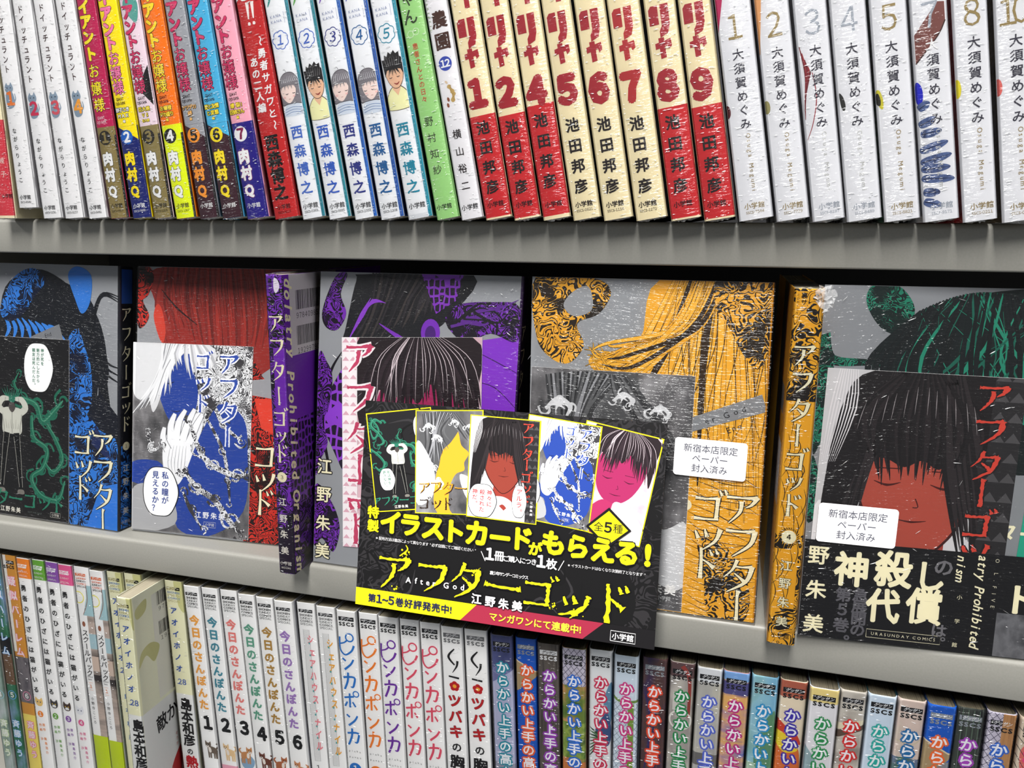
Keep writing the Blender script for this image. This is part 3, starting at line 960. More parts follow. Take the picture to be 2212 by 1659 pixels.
# --- cream and red volumes with heavy numbers
TR = (164, 36, 48)
IR = (200, 38, 44)
for k, band, code, lab in (('I1', 51.9, None, 'red-banded cream comic numbered 1, beside the white comic with peanuts'), ('I2', 51.9, None, 'red-banded cream comic numbered 2, second of the cream comics'),
                           ('I4', 56.2, None, 'cream comic with heavy red 4 and a cream foot under its red band'), ('I5', 0, '0821', 'cream comic numbered 5, leftmost of the three without a red band'),
                           ('I6', 0, '1118', 'cream comic numbered 6, middle of the three without a red band'), ('I7', 0, '1272', 'cream comic numbered 7, rightmost of the three without a red band'),
                           ('I8', 53, None, 'red-banded cream comic numbered 8, just right of the three without a band'), ('I9', 53, None, 'red-banded cream comic numbered 9, beside the white comic with a crimson corner')):
    b = top(k, lab, 'cream comics with heavy red numbers', (238, 224, 184), (60, 50, 44), (34, 28, 34), r=.0009)
    tc = TR if k not in ('I7',) else (176, 44, 48)
    # title: heavy katakana drawn as solid shapes
    b.txt.rect(7.2, 9.8, 103.5, 126, tc, 2)
    u0, v0 = 6.4, 92.5
    b.txt.poly([(u0 - 4.8, v0 - 2), (u0 - 4.8, v0 + 5), (u0 - 3.6, v0 + 6.6), (u0 - .5, v0 + 6.6), (u0 - .5, v0 - 2)], tc, 2)
    b.txt.poly([(u0 + .6, v0 + 6.6), (u0 + 4.4, v0 + 6.6), (u0 + 4.4, v0 - 2.5), (u0 + 3.2, v0 - 6.4), (u0 - .6, v0 - 8), (u0 - .6, v0 - 5), (u0 + .6, v0 - 3)], tc, 2)
    b.txt.poly([(u0 - 3.4, v0 - 10.2), (u0 + 3.9, v0 - 9.0), (u0 + 4.2, v0 - 12.4), (u0 + 2.6, v0 - 13.6), (u0 + 2.2, v0 - 11.9), (u0 - 3.4, v0 - 12.9)], tc, 2)
    b.txt.poly([(u0 - 1.7, v0 - 8.0), (u0 + .9, v0 - 8.0), (u0 + 1.2, v0 - 17.0), (u0 - 1.4, v0 - 17.4)], tc, 2)
    b.txt.char(k[1], 6.3, 62.6, 16.6, tc, 2, bold=.085, sx=.92)
    if band:
        b.band(1.8 if k == 'I4' else .9, band, IR)
    gap = 9.9
    v0 = 48.6 if k == 'I4' else 45.9
    b.txt.vtext('池田邦彦', 6.4, v0, gap, 7.0, (36, 28, 28), bold=.032)
    publisher(b, (70, 20, 24) if band else (50, 42, 36), code, u=6.5, v=7.4, size=3.0, bold=.025)
    b.done()

# --- white volumes with thin gold and silver numbers
VG, VS_ = (150, 130, 84), (160, 166, 176)
VV = {'V1': (VG, '7544', 'gold 1 and a crimson corner'), 'V2': (VG, '7729', 'gold 2 and an olive mark at its left edge'), 'V3': (VS_, '8197', 'silver 3 and thin red strands'), 'V4': (VS_, '8489', 'silver 4 and a dark teardrop at its left edge'),
      'V5': (VG, '8821', 'gold 5 and a dark green left side'), 'V7': (VS_, '9171', 'silver 7, a brown band and blue-grey feathers'), 'V8': (VG, '0211', 'gold 8 and a red left side'), 'V10': (VG, '0450', 'gold 10 and a brown left side'), 'V11': (VG, None, 'gold 11 at the right end')}
for k, (c, code, lab) in VV.items():
    left = {'V5': engraved('green_side_art', (40, 110, 80), (30, 26, 36), 90, .45), 'V8': painterly('red_side_art', [(30, 26, 28), (176, 30, 36), (190, 40, 44), (220, 214, 210)], (30, 30, 60)),
            'V10': painterly('brown_side_art', [(40, 34, 26), (92, 76, 48), (60, 50, 36)], (60, 60, 40))}.get(k, (220, 220, 224))
    b = top(k, 'white comic with thin ' + lab, 'white comics with thin gold or silver numbers', (228, 228, 232), left, (206, 206, 212), r=.0012)
    if k != 'V11':
        num = k[1:]
        u = b.w * .5
        if len(num) == 1:
            b.txt.char(num, 7.4, 87.0, 14.5, c, 2, sx=.82)
        else:
            b.txt.char('1', 5.0, 86.6, 14.5, c, 2, sx=.82); b.txt.char('0', 9.9, 86.6, 14.5, c, 2, sx=.82)
        b.txt.stroke([(6.0, 81.9), (8.8, 81.9)], .3, c, 2, n=1) if num == '1' else None
    if k == 'V1':
        b.art.poly([(0.2, 128), (b.w * .62, 128), (0.2, 86)], (184, 28, 88), 1)
        b.art.disc(.2, 50.5, 1.5, (90, 24, 34), 1, 14, 3)
    if k == 'V2':
        b.art.disc(.8, 52.0, 1.5, (150, 142, 90), 1, 14, 3)
        b.art.blob([(0, 128), (5.5, 128), (3.5, 104), (1.2, 84), (0, 78)], (226, 160, 100), 1)
        b.art.blob([(4.5, 128), (8, 128), (5, 110)], (40, 36, 36), 1)
    if k == 'V3':
        for q in range(5):
            b.art.stroke([(1 + q * .9, 78 - q * 3), (2.6 + q * .5, 66), (1.8, 56), (1.0, 50 - q)], [.3, .9, .7, .2], (150, 44, 50) if q % 2 else (110, 30, 40), 1)
        b.art.stroke([(5.5, 66), (6.4, 55), (4, 44), (1.0, 37)], [.3, .5, .4, .2], (150, 60, 70), 1)
    if k == 'V4':
        b.art.blob([(1.0, 57), (2.6, 55), (3.3, 51), (2.4, 49), (1.4, 51.5)], (44, 44, 42), 1)
    if k == 'V5':
        b.art.blob([(0.2, 57), (1.6, 57.5), (2.9, 53.5), (2.6, 49.5), (1.0, 51)], (206, 196, 50), 1)
        b.art.blob([(0.2, 56), (1.2, 56), (1.9, 53), (1.5, 51), (.2, 52)], (40, 38, 30), 2)
    if k == 'V7':
        b.art.poly([(1.0, 68), (1.0, 80), (10.5, 92), (13.2, 91.5), (13.2, 84), (10, 78)], (122, 72, 66), 1)
        b.art.stroke([(1.0, 68), (10, 78), (13.2, 84)], .5, (60, 34, 32), 2, n=3)
        b.art.blob([(.3, 60), (2.2, 59), (3.0, 55), (2.2, 51), (.3, 52)], (30, 34, 190), 1)
        fm = painterly('slate_blue_feathers', [(40, 50, 84), (86, 104, 150), (56, 70, 112)], (300, 300, 120))
        rr = random.Random(4)
        for (uu, vv, L, an) in ((1, 49, 5, .5), (1, 42, 7, .35), (1.5, 38, 8, .1), (1, 31, 11, .25), (1, 26, 12, .18), (1, 23, 11, -.02), (1, 19, 12.5, -.12), (1, 13, 6.5, -.1), (1, 9, 7, -.35)):
            ca, sa = math.cos(an), math.sin(an)
            P = [(0, -1.2), (L * .5, -1.9), (L * .9, -1.0), (L, .2), (L * .8, 1.4), (L * .4, 1.9), (0, 1.4)]
            b.art.blob([(uu + x * ca - y * sa, vv + x * sa + y * ca) for x, y in P], fm, 1)
            b.art.stroke([(uu, vv), (uu + L * ca, vv + L * sa)], [.5, .1], (36, 42, 70), 2, n=1)
    if k == 'V8':
        b.art.disc(.4, 57, 1.6, (232, 216, 40), 1, 14, 4)
    if k == 'V10':
        b.art.disc(.3, 57, 1.7, (222, 104, 96), 1, 14, 3.6)
    b.txt.vtext('大須賀めぐみ', 7.6, 75.0, 6.2, 5.2, (58, 56, 68), bold=.014)
    if k == 'V7':
        b.txt.char('大', 7.6, 75.0, 5.2, 'white', 3, bold=.02)
    for i, ch in enumerate('Osuga Megumi'):
        b.txt.char(ch, 8.2, 38.5 - i * 2.28, 2.9, VG if c == VG else (190, 190, 186), 2, rot=-1.5708)
    publisher(b, c if c == VG else VS_, code, u=7.6, v=6.4, size=3.1)
    b.done()

# ------------------------------------------------------------------ bottom row
BOT = [('H4', -0.5307, 0.0092, 0.409, 0.0), ('H5', -0.5212, 0.0097, 0.411, 0.0), ('H6', -0.5110, 0.0132, 0.413, 0.0), ('Y1', -0.4963, 0.0125, 0.412, 0.0), ('Y2', -0.4830, 0.0117, 0.413, 0.0),
 ('Y3', -0.4707, 0.0118, 0.413, 0.0), ('Y4', -0.4582, 0.0127, 0.412, 0.2), ('S1', -0.4442, 0.0142, 0.412, 0.5), ('S2', -0.4284, 0.0126, 0.410, 0.7), ('A27', -0.4153, 0.0134, 0.412, 0.7),
 ('A27b', -0.4012, 0.0150, 0.413, 1.0), ('A28a', -0.3791, 0.0118, 0.382, 0.0), ('A28b', -0.3663, 0.0150, 0.412, 1.1), ('T1', -0.3482, 0.0130, 0.409, 2.2), ('T2', -0.3348, 0.0135, 0.410, 2.5),
 ('T3', -0.3208, 0.0140, 0.411, 2.7), ('T4', -0.3054, 0.0132, 0.409, 2.7), ('T5', -0.2916, 0.0135, 0.409, 2.7), ('T6', -0.2773, 0.0144, 0.408, 2.8), ('N1', -0.2623, 0.0140, 0.410, 2.5),
 ('N2', -0.2476, 0.0142, 0.409, 2.3), ('P1', -0.2325, 0.0142, 0.408, 2.1), ('P2', -0.2177, 0.0139, 0.409, 1.9), ('P3', -0.2024, 0.0139, 0.408, 1.9), ('P4', -0.1881, 0.0134, 0.409, 1.9),
 ('P5', -0.1744, 0.0138, 0.409, 2.1), ('K1', -0.1598, 0.0143, 0.408, 2.1), ('K2', -0.1450, 0.0150, 0.409, 2.3), ('C1', -0.1275, 0.0140, 0.407, 2.2), ('C2', -0.1125, 0.0137, 0.408, 1.9),
 ('C3', -0.0981, 0.0139, 0.406, 1.8), ('C4', -0.0836, 0.0144, 0.405, 1.5), ('C5', -0.0686, 0.0143, 0.408, 1.2), ('C6', -0.0538, 0.0143, 0.406, 1.0), ('C7', -0.0389, 0.0143, 0.408, 0.5),
 ('C8', -0.0235, 0.0142, 0.408, 0.2), ('C9', -0.0086, 0.0141, 0.407, 0.0), ('C10', 0.0062, 0.0142, 0.407, 0.0), ('C11', 0.0210, 0.0143, 0.407, -0.2), ('C12', 0.0361, 0.0144, 0.407, -0.3),
 ('C13', 0.0515, 0.0150, 0.404, -0.4), ('C14', 0.0680, 0.0136, 0.406, -0.4), ('C15', 0.0821, 0.0142, 0.406, -0.4), ('C16', 0.0970, 0.0138, 0.406, -0.4), ('C17', 0.1117, 0.0136, 0.405, -0.2),
 ('C18', 0.1260, 0.0136, 0.407, 0.0), ('C19', 0.1403, 0.0136, 0.407, 0.0), ('C20', 0.1548, 0.0140, 0.406, 0.0)]
# x is given at the top left corner; the foot lies further right by the lean
def feet(rows):
    out = []
    px = None
    for r in rows:
        r = list(r)
        r[1] = r[1] + 0.182 * math.sin(math.radians(r[4]))
        if px is not None and r[0] not in ('A28a',):
            xr, pa = px
            if r[1] < xr + 0.0003:
                r[1] = xr + 0.0003
            lim = math.degrees(math.asin((r[1] - xr - 0.0002) / 0.182 + math.sin(math.radians(pa))))
            r[4] = min(r[4], lim)
        out.append(r)
        if r[0] != 'A27b':
            px = (r[1] + r[2] * math.cos(math.radians(r[4])), r[4])
        else:
            px = (r[1] + r[2], r[4])
    return out
BOT = {r[0]: r for r in feet(BOT)}
def low(k, label, group, spine, left=None, right=None, **kw):
    _, x, w, D, a = BOT[k]
    z = Z_LOW + (w * math.sin(math.radians(-a)) if a < 0 else 0)
    return Book(x, z + 0.0002, D, a, w, label, group, spine, left or spine, right or spine, frill=False, **kw)

def slashes(b, u, v, w, h, c, pc):
    """the magazine's slanted mark: a bar with slanted cuts"""
    b.txt.poly([(u - w / 2, v - h / 2), (u + w / 2, v - h / 2), (u + w / 2, v + h / 2), (u - w / 2, v + h / 2)], c, 1)
    b.txt.htext('サンデー', u + .3, v, h * 1.25, pc, 2, bold=.02, skew=.5, width=w * .86, sx=.8)
def head_special(b, c=(24, 24, 26), c2=None, u=None, pc=None):
    u = u or b.w * .47
    slashes(b, u, 176.2, b.w * .72, 2.3, c, pc or (230, 230, 230))
    for i, t in enumerate(('SHONEN', 'SUNDAY', 'COMICS', 'SPECIAL')):
        b.txt.htext(t, u, 173.3 - i * 2.15, 2.15, (c2 if (c2 and i % 2 == 0) else c), 2, bold=.02 if i in (0, 2) else 0, width=b.w * .68, sx=1.1)
def head_sscs(b, c=(24, 24, 26), pc=(232, 232, 234), word='サンデー', u=None):
    u = u or b.w * .49
    b.txt.rect(u - b.w * .38, u + b.w * .38, 174.9, 177.7, c, 1)
    b.txt.htext(word, u + .4, 176.3, 3.0, pc, 2, bold=.015, skew=.5, width=b.w * .6, sx=.78)
    b.txt.htext('SSCS', u, 172.7, 3.5, c, 2, bold=.05, width=b.w * .78, sx=1.2)

# pale, green and orange volumes at the far left
hb = [('H4', painterly('grey_green_art', [(206, 208, 214), (150, 168, 160), (70, 100, 80)], (60, 60, 30)), (150, 200, 214), (190, 210, 160), '4', 'pale grey comic with pastel title, leftmost in the bottom row'),
      ('H5', painterly('blue_green_art', [(150, 170, 214), (60, 120, 90), (30, 84, 50)], (60, 60, 30)), (110, 170, 230), (110, 170, 220), '5', 'blue and green comic with pale blue title and ringed 5'),
      ('H6', (206, 148, 64), (238, 150, 180), (232, 120, 160), '6', 'orange-brown comic with pink-edged title and ringed 6')]
for k, base, tcol, acol, num, lab in hb:
    b = low(k, lab, 'comics with pastel-edged titles at the left end', base, (190, 190, 196), (200, 196, 190), r=.0013)
    if k == 'H6':
        b.band(99, 182, (206, 146, 60)); b.band(103, 182, (236, 232, 226), 1, 0.2, 3.6)
        b.band(60, 99, painterly('grey_clothes_art', [(88, 84, 90), (120, 114, 118), (60, 56, 62)], (90, 90, 60)))
        b.band(0, 50, (232, 214, 110))
    if k == 'H5':
        b.band(101, 115, (28, 26, 30)); b.band(75, 101, (110, 84, 64))
    head_sscs(b, u=b.w * .45)
    b.txt.vtext('疑似ハーレム', b.w * .5, 161.5, 11.6, 7.6, 'white', layer=2, bold=.01, out=tcol, outr=.07)
    b.art.ring(b.w * .55, 66, 3.6, .5, tcol, 3, 24)
    b.txt.char(num, b.w * .55, 66, 5.6, 'white', 4, bold=.03)
    b.txt.vtext('斉藤ゆう', b.w * .55, 41, 8.6, 7.0, 'white', layer=3, bold=.01, out=acol, outr=.08)
    b.done()

# white volumes with coloured heads and a cat's face
for k, hc, num, cf, lab in (('Y1', (236, 138, 44), '1', (232, 196, 120), 'orange-headed white comic with a ginger cat face'), ('Y2', (106, 168, 58), '2', (60, 56, 58), 'green-headed white comic with a black and white cat face'),
                            ('Y3', (140, 84, 170), '3', (70, 52, 46), 'purple-headed white comic with a tortoiseshell cat face'), ('Y4', (226, 96, 150), '4', (232, 232, 236), 'pink-headed white comic with a white cat face')):
    b = low(k, lab, 'white comics with a cat face on the spine', (246, 245, 244), (210, 210, 212), (204, 204, 208), r=.0012)
    b.band(165.9, 181.4, hc)
    b.txt.poly([(1, 174), (8.5, 174), (9.6, 177), (1, 177)], (240, 240, 240), 1)
    b.txt.htext('サンデー', 5, 175.5, 2.8, hc, 2, bold=.02, skew=.5, width=7)
    b.txt.htext('SUNDAY', 5.2, 171.2, 2.0, (244, 240, 236), 2, width=8); b.txt.htext('SPECIAL', 5.2, 167.9, 2.0, (244, 240, 236), 2, width=8)
    b.txt.vtext('勇者のひざには猫がいる', 3.8, 157.9, 8.36, 5.2, (34, 32, 34), bold=.03)
    u, v, s_ = 5.0, 63.6, 3.6
    b.art.blob([(u - s_, v + .5), (u - .8 * s_, v + 1.2 * s_), (u - .3 * s_, v + .75 * s_), (u + .3 * s_, v + .75 * s_), (u + .8 * s_, v + 1.2 * s_), (u + s_, v), (u + .5 * s_, v - .8 * s_), (u - .5 * s_, v - .8 * s_)], cf, 1)
    if k in ('Y2', 'Y3'):
        b.art.blob([(u - 1.2, v - .4), (u + 1.2, v - .4), (u + 1.6, v - 2.2), (u - 1.6, v - 2.2)], 'white', 2)
    for q in (-1, 1):
        b.art.disc(u + q * 1.4, v + .4, .55, (214, 180, 60) if k in ('Y2', 'Y3') else (70, 80, 110), 3, 10)
    b.art.disc(5.0, 53.6, 2.7, hc, 1, 20)
    b.txt.char(num, 5.0, 53.6, 4.2, 'white', 2, bold=.03)
    b.txt.vtext('原作 飯島浩介', 6.9, 44.5, 4.0, 2.7, hc, bold=.01)
    b.txt.vtext('作画 沙', 3.6, 44, 4.0, 2.7, hc, bold=.01)
    b.done()

# two alike volumes with a pale blue sky, a grey street and a lime foot
street = painterly('street_art', [(74, 66, 64), (150, 138, 130), (196, 178, 168), (96, 92, 88)], (20, 20, 70), 3)
for k, lab in (('S1', 'left one of two comics with pale blue top and lime green foot'), ('S2', 'right one of two comics with pale blue top and lime green foot')):
    b = low(k, lab, 'twin comics with a lime green foot', (246, 245, 244), (214, 214, 216), (190, 200, 205), r=.0013)
    slashes(b, 5.8, 175.8, 9, 2.2, (224, 108, 60), (240, 236, 230))
    for i, t in enumerate(('SHONEN', 'SUNDAY', 'COMICS', 'SPECIAL')):
        b.txt.htext(t, 5.9, 173 - i * 2.1, 2.1, (224, 108, 60) if i % 2 == 0 else (40, 36, 36), 2, width=8.6, bold=.012)
    b.art.poly([(4.5, 144), (b.w, 144), (b.w, 168), (9.5, 168), (8.6, 158)], (168, 200, 206), 0)
    b.art.stroke([(9.6, 168), (9.4, 156), (4.6, 144.5)], [.5, .6, .5], (150, 110, 96), 1)
    b.art.ring(2.0, 158, 4.4, .7, (236, 228, 90), 1, 24)
    b.band(45, 144, street, 0, 7.6, b.w)
    b.band(118, 130, (168, 196, 204), 1, 7.6, b.w)
    b.band(92, 97, (60, 54, 54), 1, 7.6, b.w); b.band(100, 112, (206, 186, 172), 1, 7.6, b.w)
    b.band(0.2, 46, (198, 216, 40), 2)
    b.art.disc(3.9, 137.0, 1.4, (150, 90, 64), 1, 10, 2.2)
    b.txt.vtext('スクールバック', 4.2, 130, 5.4, 5.6, (34, 30, 30), bold=.012, skew=.1)
    b.txt.htext('School', 4.0, 94.5, 1.9, (90, 86, 86), 2, width=4.6); b.txt.htext('back', 3.8, 92.4, 1.9, (90, 86, 86), 2, width=3.4)
    b.txt.char('1', 3.8, 86.6, 3.6, (226, 128, 60), 2, bold=.02)
    for q in (89.6, 83.6):
        b.txt.stroke([(2, q), (5.6, q)], .18, (226, 128, 60), 2, n=1)
    b.txt.vtext('小野寺こころ', 3.8, 76.5, 3.9, 2.9, (50, 46, 46))
    b.done()

# cream-yellow volumes with blue handwritten titles
CY = (234, 232, 198)
BLU = (48, 84, 168)
def barcode(sh, u0, u1, v0, v1, c=(30, 28, 32), layer=2, seed=1):
    r_ = random.Random(seed)
    u = u0
    while u < u1:
        w = r_.choice((.25, .25, .5, .75))
        sh.rect(u, min(u + w, u1), v0, v1, c, layer)
        u += w + r_.choice((.25, .3, .55))
for k, lab in (('A27', 'cream comic with blue title, left of the book pulled out with barcodes'), ('A27b', 'cream comic mostly hidden behind the pulled-out book'),
               ('A28a', 'cream comic pulled out of the bottom row showing barcodes on its side'), ('A28b', 'cream comic with blue title and 28 behind the pulled-out book')):
    sidec = (222, 222, 200)
    b = low(k, lab, 'cream comics with blue titles', CY, sidec, sidec, r=.0014)
    head_special(b, (176, 168, 120), (110, 140, 190), pc=CY)
    b.art.blob([(8, 182), (b.w, 182), (b.w, 160), (10.5, 163), (9.5, 170)], (206, 204, 146), 1)
    ti = 'アオイホノオ'
    b.txt.vtext(ti, 5.6, 159.6, 8.85, 5.6, BLU, bold=.03, skew=.15)
    b.txt.htext('28' if 'A28' in k else '27', 6.8, 105.0, 5.6, BLU, 2, bold=.02)
    b.txt.disc(3.1, 103.2, .4, BLU, 2, 8)
    if k.startswith('A28'):
        b.band(0.2, 95.6, (232, 232, 230), 0)
        b.txt.vtext('島本和彦', 8.0, 87.6, 9.6, 10.2, (22, 20, 22), bold=.035)
        b.txt.char('の', 7.6, 49.6, 5.5, (22, 20, 22), 2, bold=.03)
        b.txt.char('熱', 8.4, 41.2, 10.5, (184, 24, 36), 2, bold=.04)
    else:
        b.txt.vtext('島本和彦', 6.2, 84, 11.2, 4.6, (84, 120, 176), bold=.02)
    if k == 'A28a':
        s = b.side(True)
        s.rect(0.9, 127, .2, 95.6, (234, 234, 232), 0)
        s.rect(18, 70, 98, 176, (232, 230, 222), 0)
        for (v0, t, sd) in ((163, '9784098', 3), (141, '1929970', 5)):
            barcode(s, 23, 48, v0 + 3, v0 + 13, seed=sd)
            s.htext(t, 35.5, v0, 4.0, (40, 38, 40), 2, width=24)
        s.blob([(2, 130), (9, 136), (16, 128), (22, 137), (14, 143), (5, 140)], (206, 204, 150), 1)
        s.blob([(3, 172), (13, 176), (12, 168), (4, 165)], (206, 204, 150), 1)
        for i, t in enumerate(('時は1980年代、', '若い原作者とその', 'なってやろうと', '一人の若者がいた', '男の名は焔燃。', 'かいじんだ')):
            s.htext(t, 32 + 10, 126 - i * 4.2, 2.7, (120, 114, 90), 2, width=22)
        s.vtext('敵か味', 12, 84, 0.1, .1, (20, 18, 20))
        s.push((17, 76), (.98, .18), (-.1, 1))
        s.htext('敵か味', 12, 4, 13.5, (22, 20, 22), 2, bold=.02, sx=.8)
        s.pop()
        s.vtext('えっ', 36, 66, 4, 3, (190, 50, 50)); s.vtext('そうか', 31, 62, 4, 3, (190, 50, 50))
        s.blob([(46, 88), (40, 60), (24, 40), (20, 20), (30, 2), (60, 2), (60, 88)], (196, 60, 62), 1)
        s.blob([(50, 84), (46, 60), (36, 44), (33, 24), (40, 4), (60, 4), (60, 84)], (234, 220, 214), 2)
        s.blob([(52, 60), (46, 50), (42, 30), (46, 10), (60, 10), (60, 60)], (176, 40, 44), 3)
        s.build('back_cover_print', b.root)
    b.done()

# white walking-dog volumes with coloured titles
TC = {'T1': ((236, 168, 76), 'orange title and a grey dog', (110, 96, 84)), 'T2': ((70, 140, 158), 'teal title and a cream dog', (228, 196, 150)), 'T3': ((230, 130, 124), 'salmon title and a dog on a blue cushion', (198, 140, 90)),
      'T4': ((96, 160, 134), 'green title and a dark brown dog', (110, 62, 48)), 'T5': ((176, 136, 66), 'ochre title and a russet dog', (176, 104, 66)), 'T6': ((160, 124, 190), 'lilac title and a tan dog', (206, 140, 96))}
def dog(sh, u, v, s, c, turn=1):
    f = lambda pts: [(u + x * s * turn, v + y * s) for x, y in pts]
    sh.blob(f([(-.9, .6), (-.85, 1.25), (-.55, .95), (-.2, .95), (.05, 1.2), (.1, .5), (-.2, .1), (-.7, .15)]), c, 1)
    sh.blob(f([(-.5, .4), (.2, .35), (.9, .15), (1.1, -.3), (.9, -.8), (.1, -.8), (-.5, -.5)]), c, 1)
    for x in (-.4, -.05, .6, .95):
        sh.stroke(f([(x, -.3), (x, -1.7)]), [.36 * s, .24 * s], c, 1, n=1)
    sh.stroke(f([(1.0, 0), (1.35, .5), (1.0, .9)]), [.3 * s, .3 * s, .12 * s], c, 1)
    sh.blob(f([(-.75, .45), (-.3, .45), (-.35, .15), (-.65, .15)]), (238, 230, 222), 2, 3)
    sh.blob(f([(-.4, .1), (0, .1), (.1, -.6), (-.3, -.7)]), (238, 230, 222), 2, 3)
    for x in (-.68, -.32):
        sh.disc(u + x * s * turn, v + .62 * s, .08 * s, (30, 24, 24), 3, 7)
    sh.disc(u - .52 * s * turn, v + .38 * s, .09 * s, (30, 24, 24), 3, 7)
for k, (tc, lab, dc) in TC.items():
    b = low(k, 'white comic with ' + lab, 'white comics with a dog on the spine', (246, 245, 244), (212, 212, 216), (206, 206, 212), r=.0014)
    head_special(b)
    b.txt.vtext('今日のさんぽんた', 6.2, 156.8, 9.15, 7.9, tc, bold=.045)
    b.txt.char(k[1], 7.6, 78.6, 13.0, (24, 24, 26), 2, bold=.06, sx=.9)
    if k == 'T2':
        b.band(0.2, 47, (238, 170, 190))
    if k == 'T3':
        b.art.blob([(2, 54), (8, 58), (13, 54), (11, 48), (4, 47)], (140, 172, 200), 1)
    dog(b.art, 7.6, 58.5, 4.6, dc, 1 if k in ('T1', 'T2', 'T4', 'T6') else -1)
    b.txt.char('田', 7, 40, 5, (40, 38, 40), 2, bold=.02)
    b.done()

# two volumes with a hatched strip
def hatch(sh, u0, u1, v0, v1, c, st=1.0, w=.14, layer=1):
    sh.push((0, 0), (1, 0), (0, 1), [(u0, v0), (u1, v0), (u1, v1), (u0, v1)])
    q = v0 - (u1 - u0)
    while q < v1:
        sh.stroke([(u0, q), (u1, q + (u1 - u0))], w, c, layer, n=1)
        q += st
    sh.pop()
    sh.stroke([(u0, v0), (u1, v0), (u1, v1), (u0, v1), (u0, v0)], .15, c, layer, n=1)
for k, tc, lab in (('N1', (236, 136, 146), 'white comic with a grey hatched strip and pink title'), ('N2', (236, 170, 60), 'white comic with a grey hatched strip and orange title')):
    b = low(k, lab, 'white comics with a hatched strip', (246, 245, 244), (210, 211, 214), (204, 206, 210), r=.0014)
    head_special(b, (60, 60, 62) if k == 'N2' else (30, 30, 32))
    hatch(b.art, 3.6, 8.0, 66, 163, (150, 150, 152))
    t = 'シェアハウス・ナイル'
    b.txt.vtext(t, 8.3, 156.2, 8.7, 7.0, tc, bold=.03, sx=.7, skew=.1)
    for i in range(10):
        b.txt.rect(6.8, 7.8, 152.8 - i * 8.7, 154.2 - i * 8.7, (84, 168, 168), 3)
    b.txt.char('1' if k == 'N1' else '2', 5.8, 60.5, 6, (40, 40, 42), 2)
    b.done()

# five volumes with big looping katakana
for k, tc, lab in (('P1', (36, 116, 196), 'white comic with big blue looping katakana'), ('P2', (238, 128, 40), 'white comic with big orange looping katakana'), ('P3', (112, 48, 160), 'white comic with big purple looping katakana'),
                   ('P4', (222, 80, 104), 'left one of two white comics with big rose-pink looping katakana'), ('P5', (222, 80, 104), 'right one of two white comics with big rose-pink looping katakana')):
    b = low(k, lab, 'white comics with looping katakana', (246, 245, 244), (212, 212, 216), (208, 208, 212), r=.0015)
    head_sscs(b)
    u = 6.3
    x = b.txt
    # hand-drawn looping katakana: pi n ka po n ka
    x.stroke([(1.4, 163.5), (1.3, 155), (4.5, 151), (9.2, 154), (11.2, 158)], [1.3, 1.1, 1.1, 1.3, 1.6], tc, 2)
    x.stroke([(1.2, 158.6), (4.4, 159.6), (6.6, 161.4)], [.9, 1.0, 1.1], tc, 2, n=3)
    x.ring(8.4, 163.4, 2.7, 1.0, tc, 2, 22)
    def nn(v):
        x.stroke([(2.4, v + 3.4), (4.6, v + 1.6)], [1.2, 1.3], tc, 2, n=1)
        x.stroke([(10.2, v + 3.2), (8.0, v - .5), (3.4, v - 4.6)], [1.2, 1.4, 1.5], tc, 2)
    def ka(v):
        x.stroke([(2.0, v + 2.2), (9.8, v + 2.9), (9.4, v - 2), (8.4, v - 4.2), (6.8, v - 4.0)], [1.4, 1.4, 1.5, 1.3, .6], tc, 2, n=4)
        x.stroke([(5.6, v + 6), (5.0, v), (2.4, v - 6.4)], [1.4, 1.5, 1.4], tc, 2)
    nn(145); ka(132.5)
    v = 118.5
    x.stroke([(1.6, v + 1.6), (8.6, v + 3.0)], [1.3, 1.3], tc, 2, n=1)
    x.stroke([(5.6, v + 5), (5.4, v - 5.2)], [1.3, 1.4], tc, 2, n=1)
    x.stroke([(3.6, v - 1.2), (1.8, v - 4.6)], [1.1, 1.3], tc, 2, n=1)
    x.stroke([(7.4, v - 1.0), (9.4, v - 4.4)], [1.1, 1.3], tc, 2, n=1)
    x.ring(10.2, v + 5.0, 2.0, .8, tc, 2, 18)
    nn(104.5); ka(92)
    for i, ch in enumerate('pinka'):
        x.char(ch, 2.6 + i * 1.9, 81 + (i % 2) * .3, 2.0, (90, 90, 92), 2)
    for i, ch in enumerate('ponka'):
        x.char(ch, 2.6 + i * 1.9, 76.7 - (i % 2) * .3, 2.0, (90, 90, 92), 2)
    b.art.disc(6.0, 68, 4.4, tc, 1, 24)
    x.char(k[1], 6.0, 68, 6, 'white', 2, bold=.03)
    b.done()

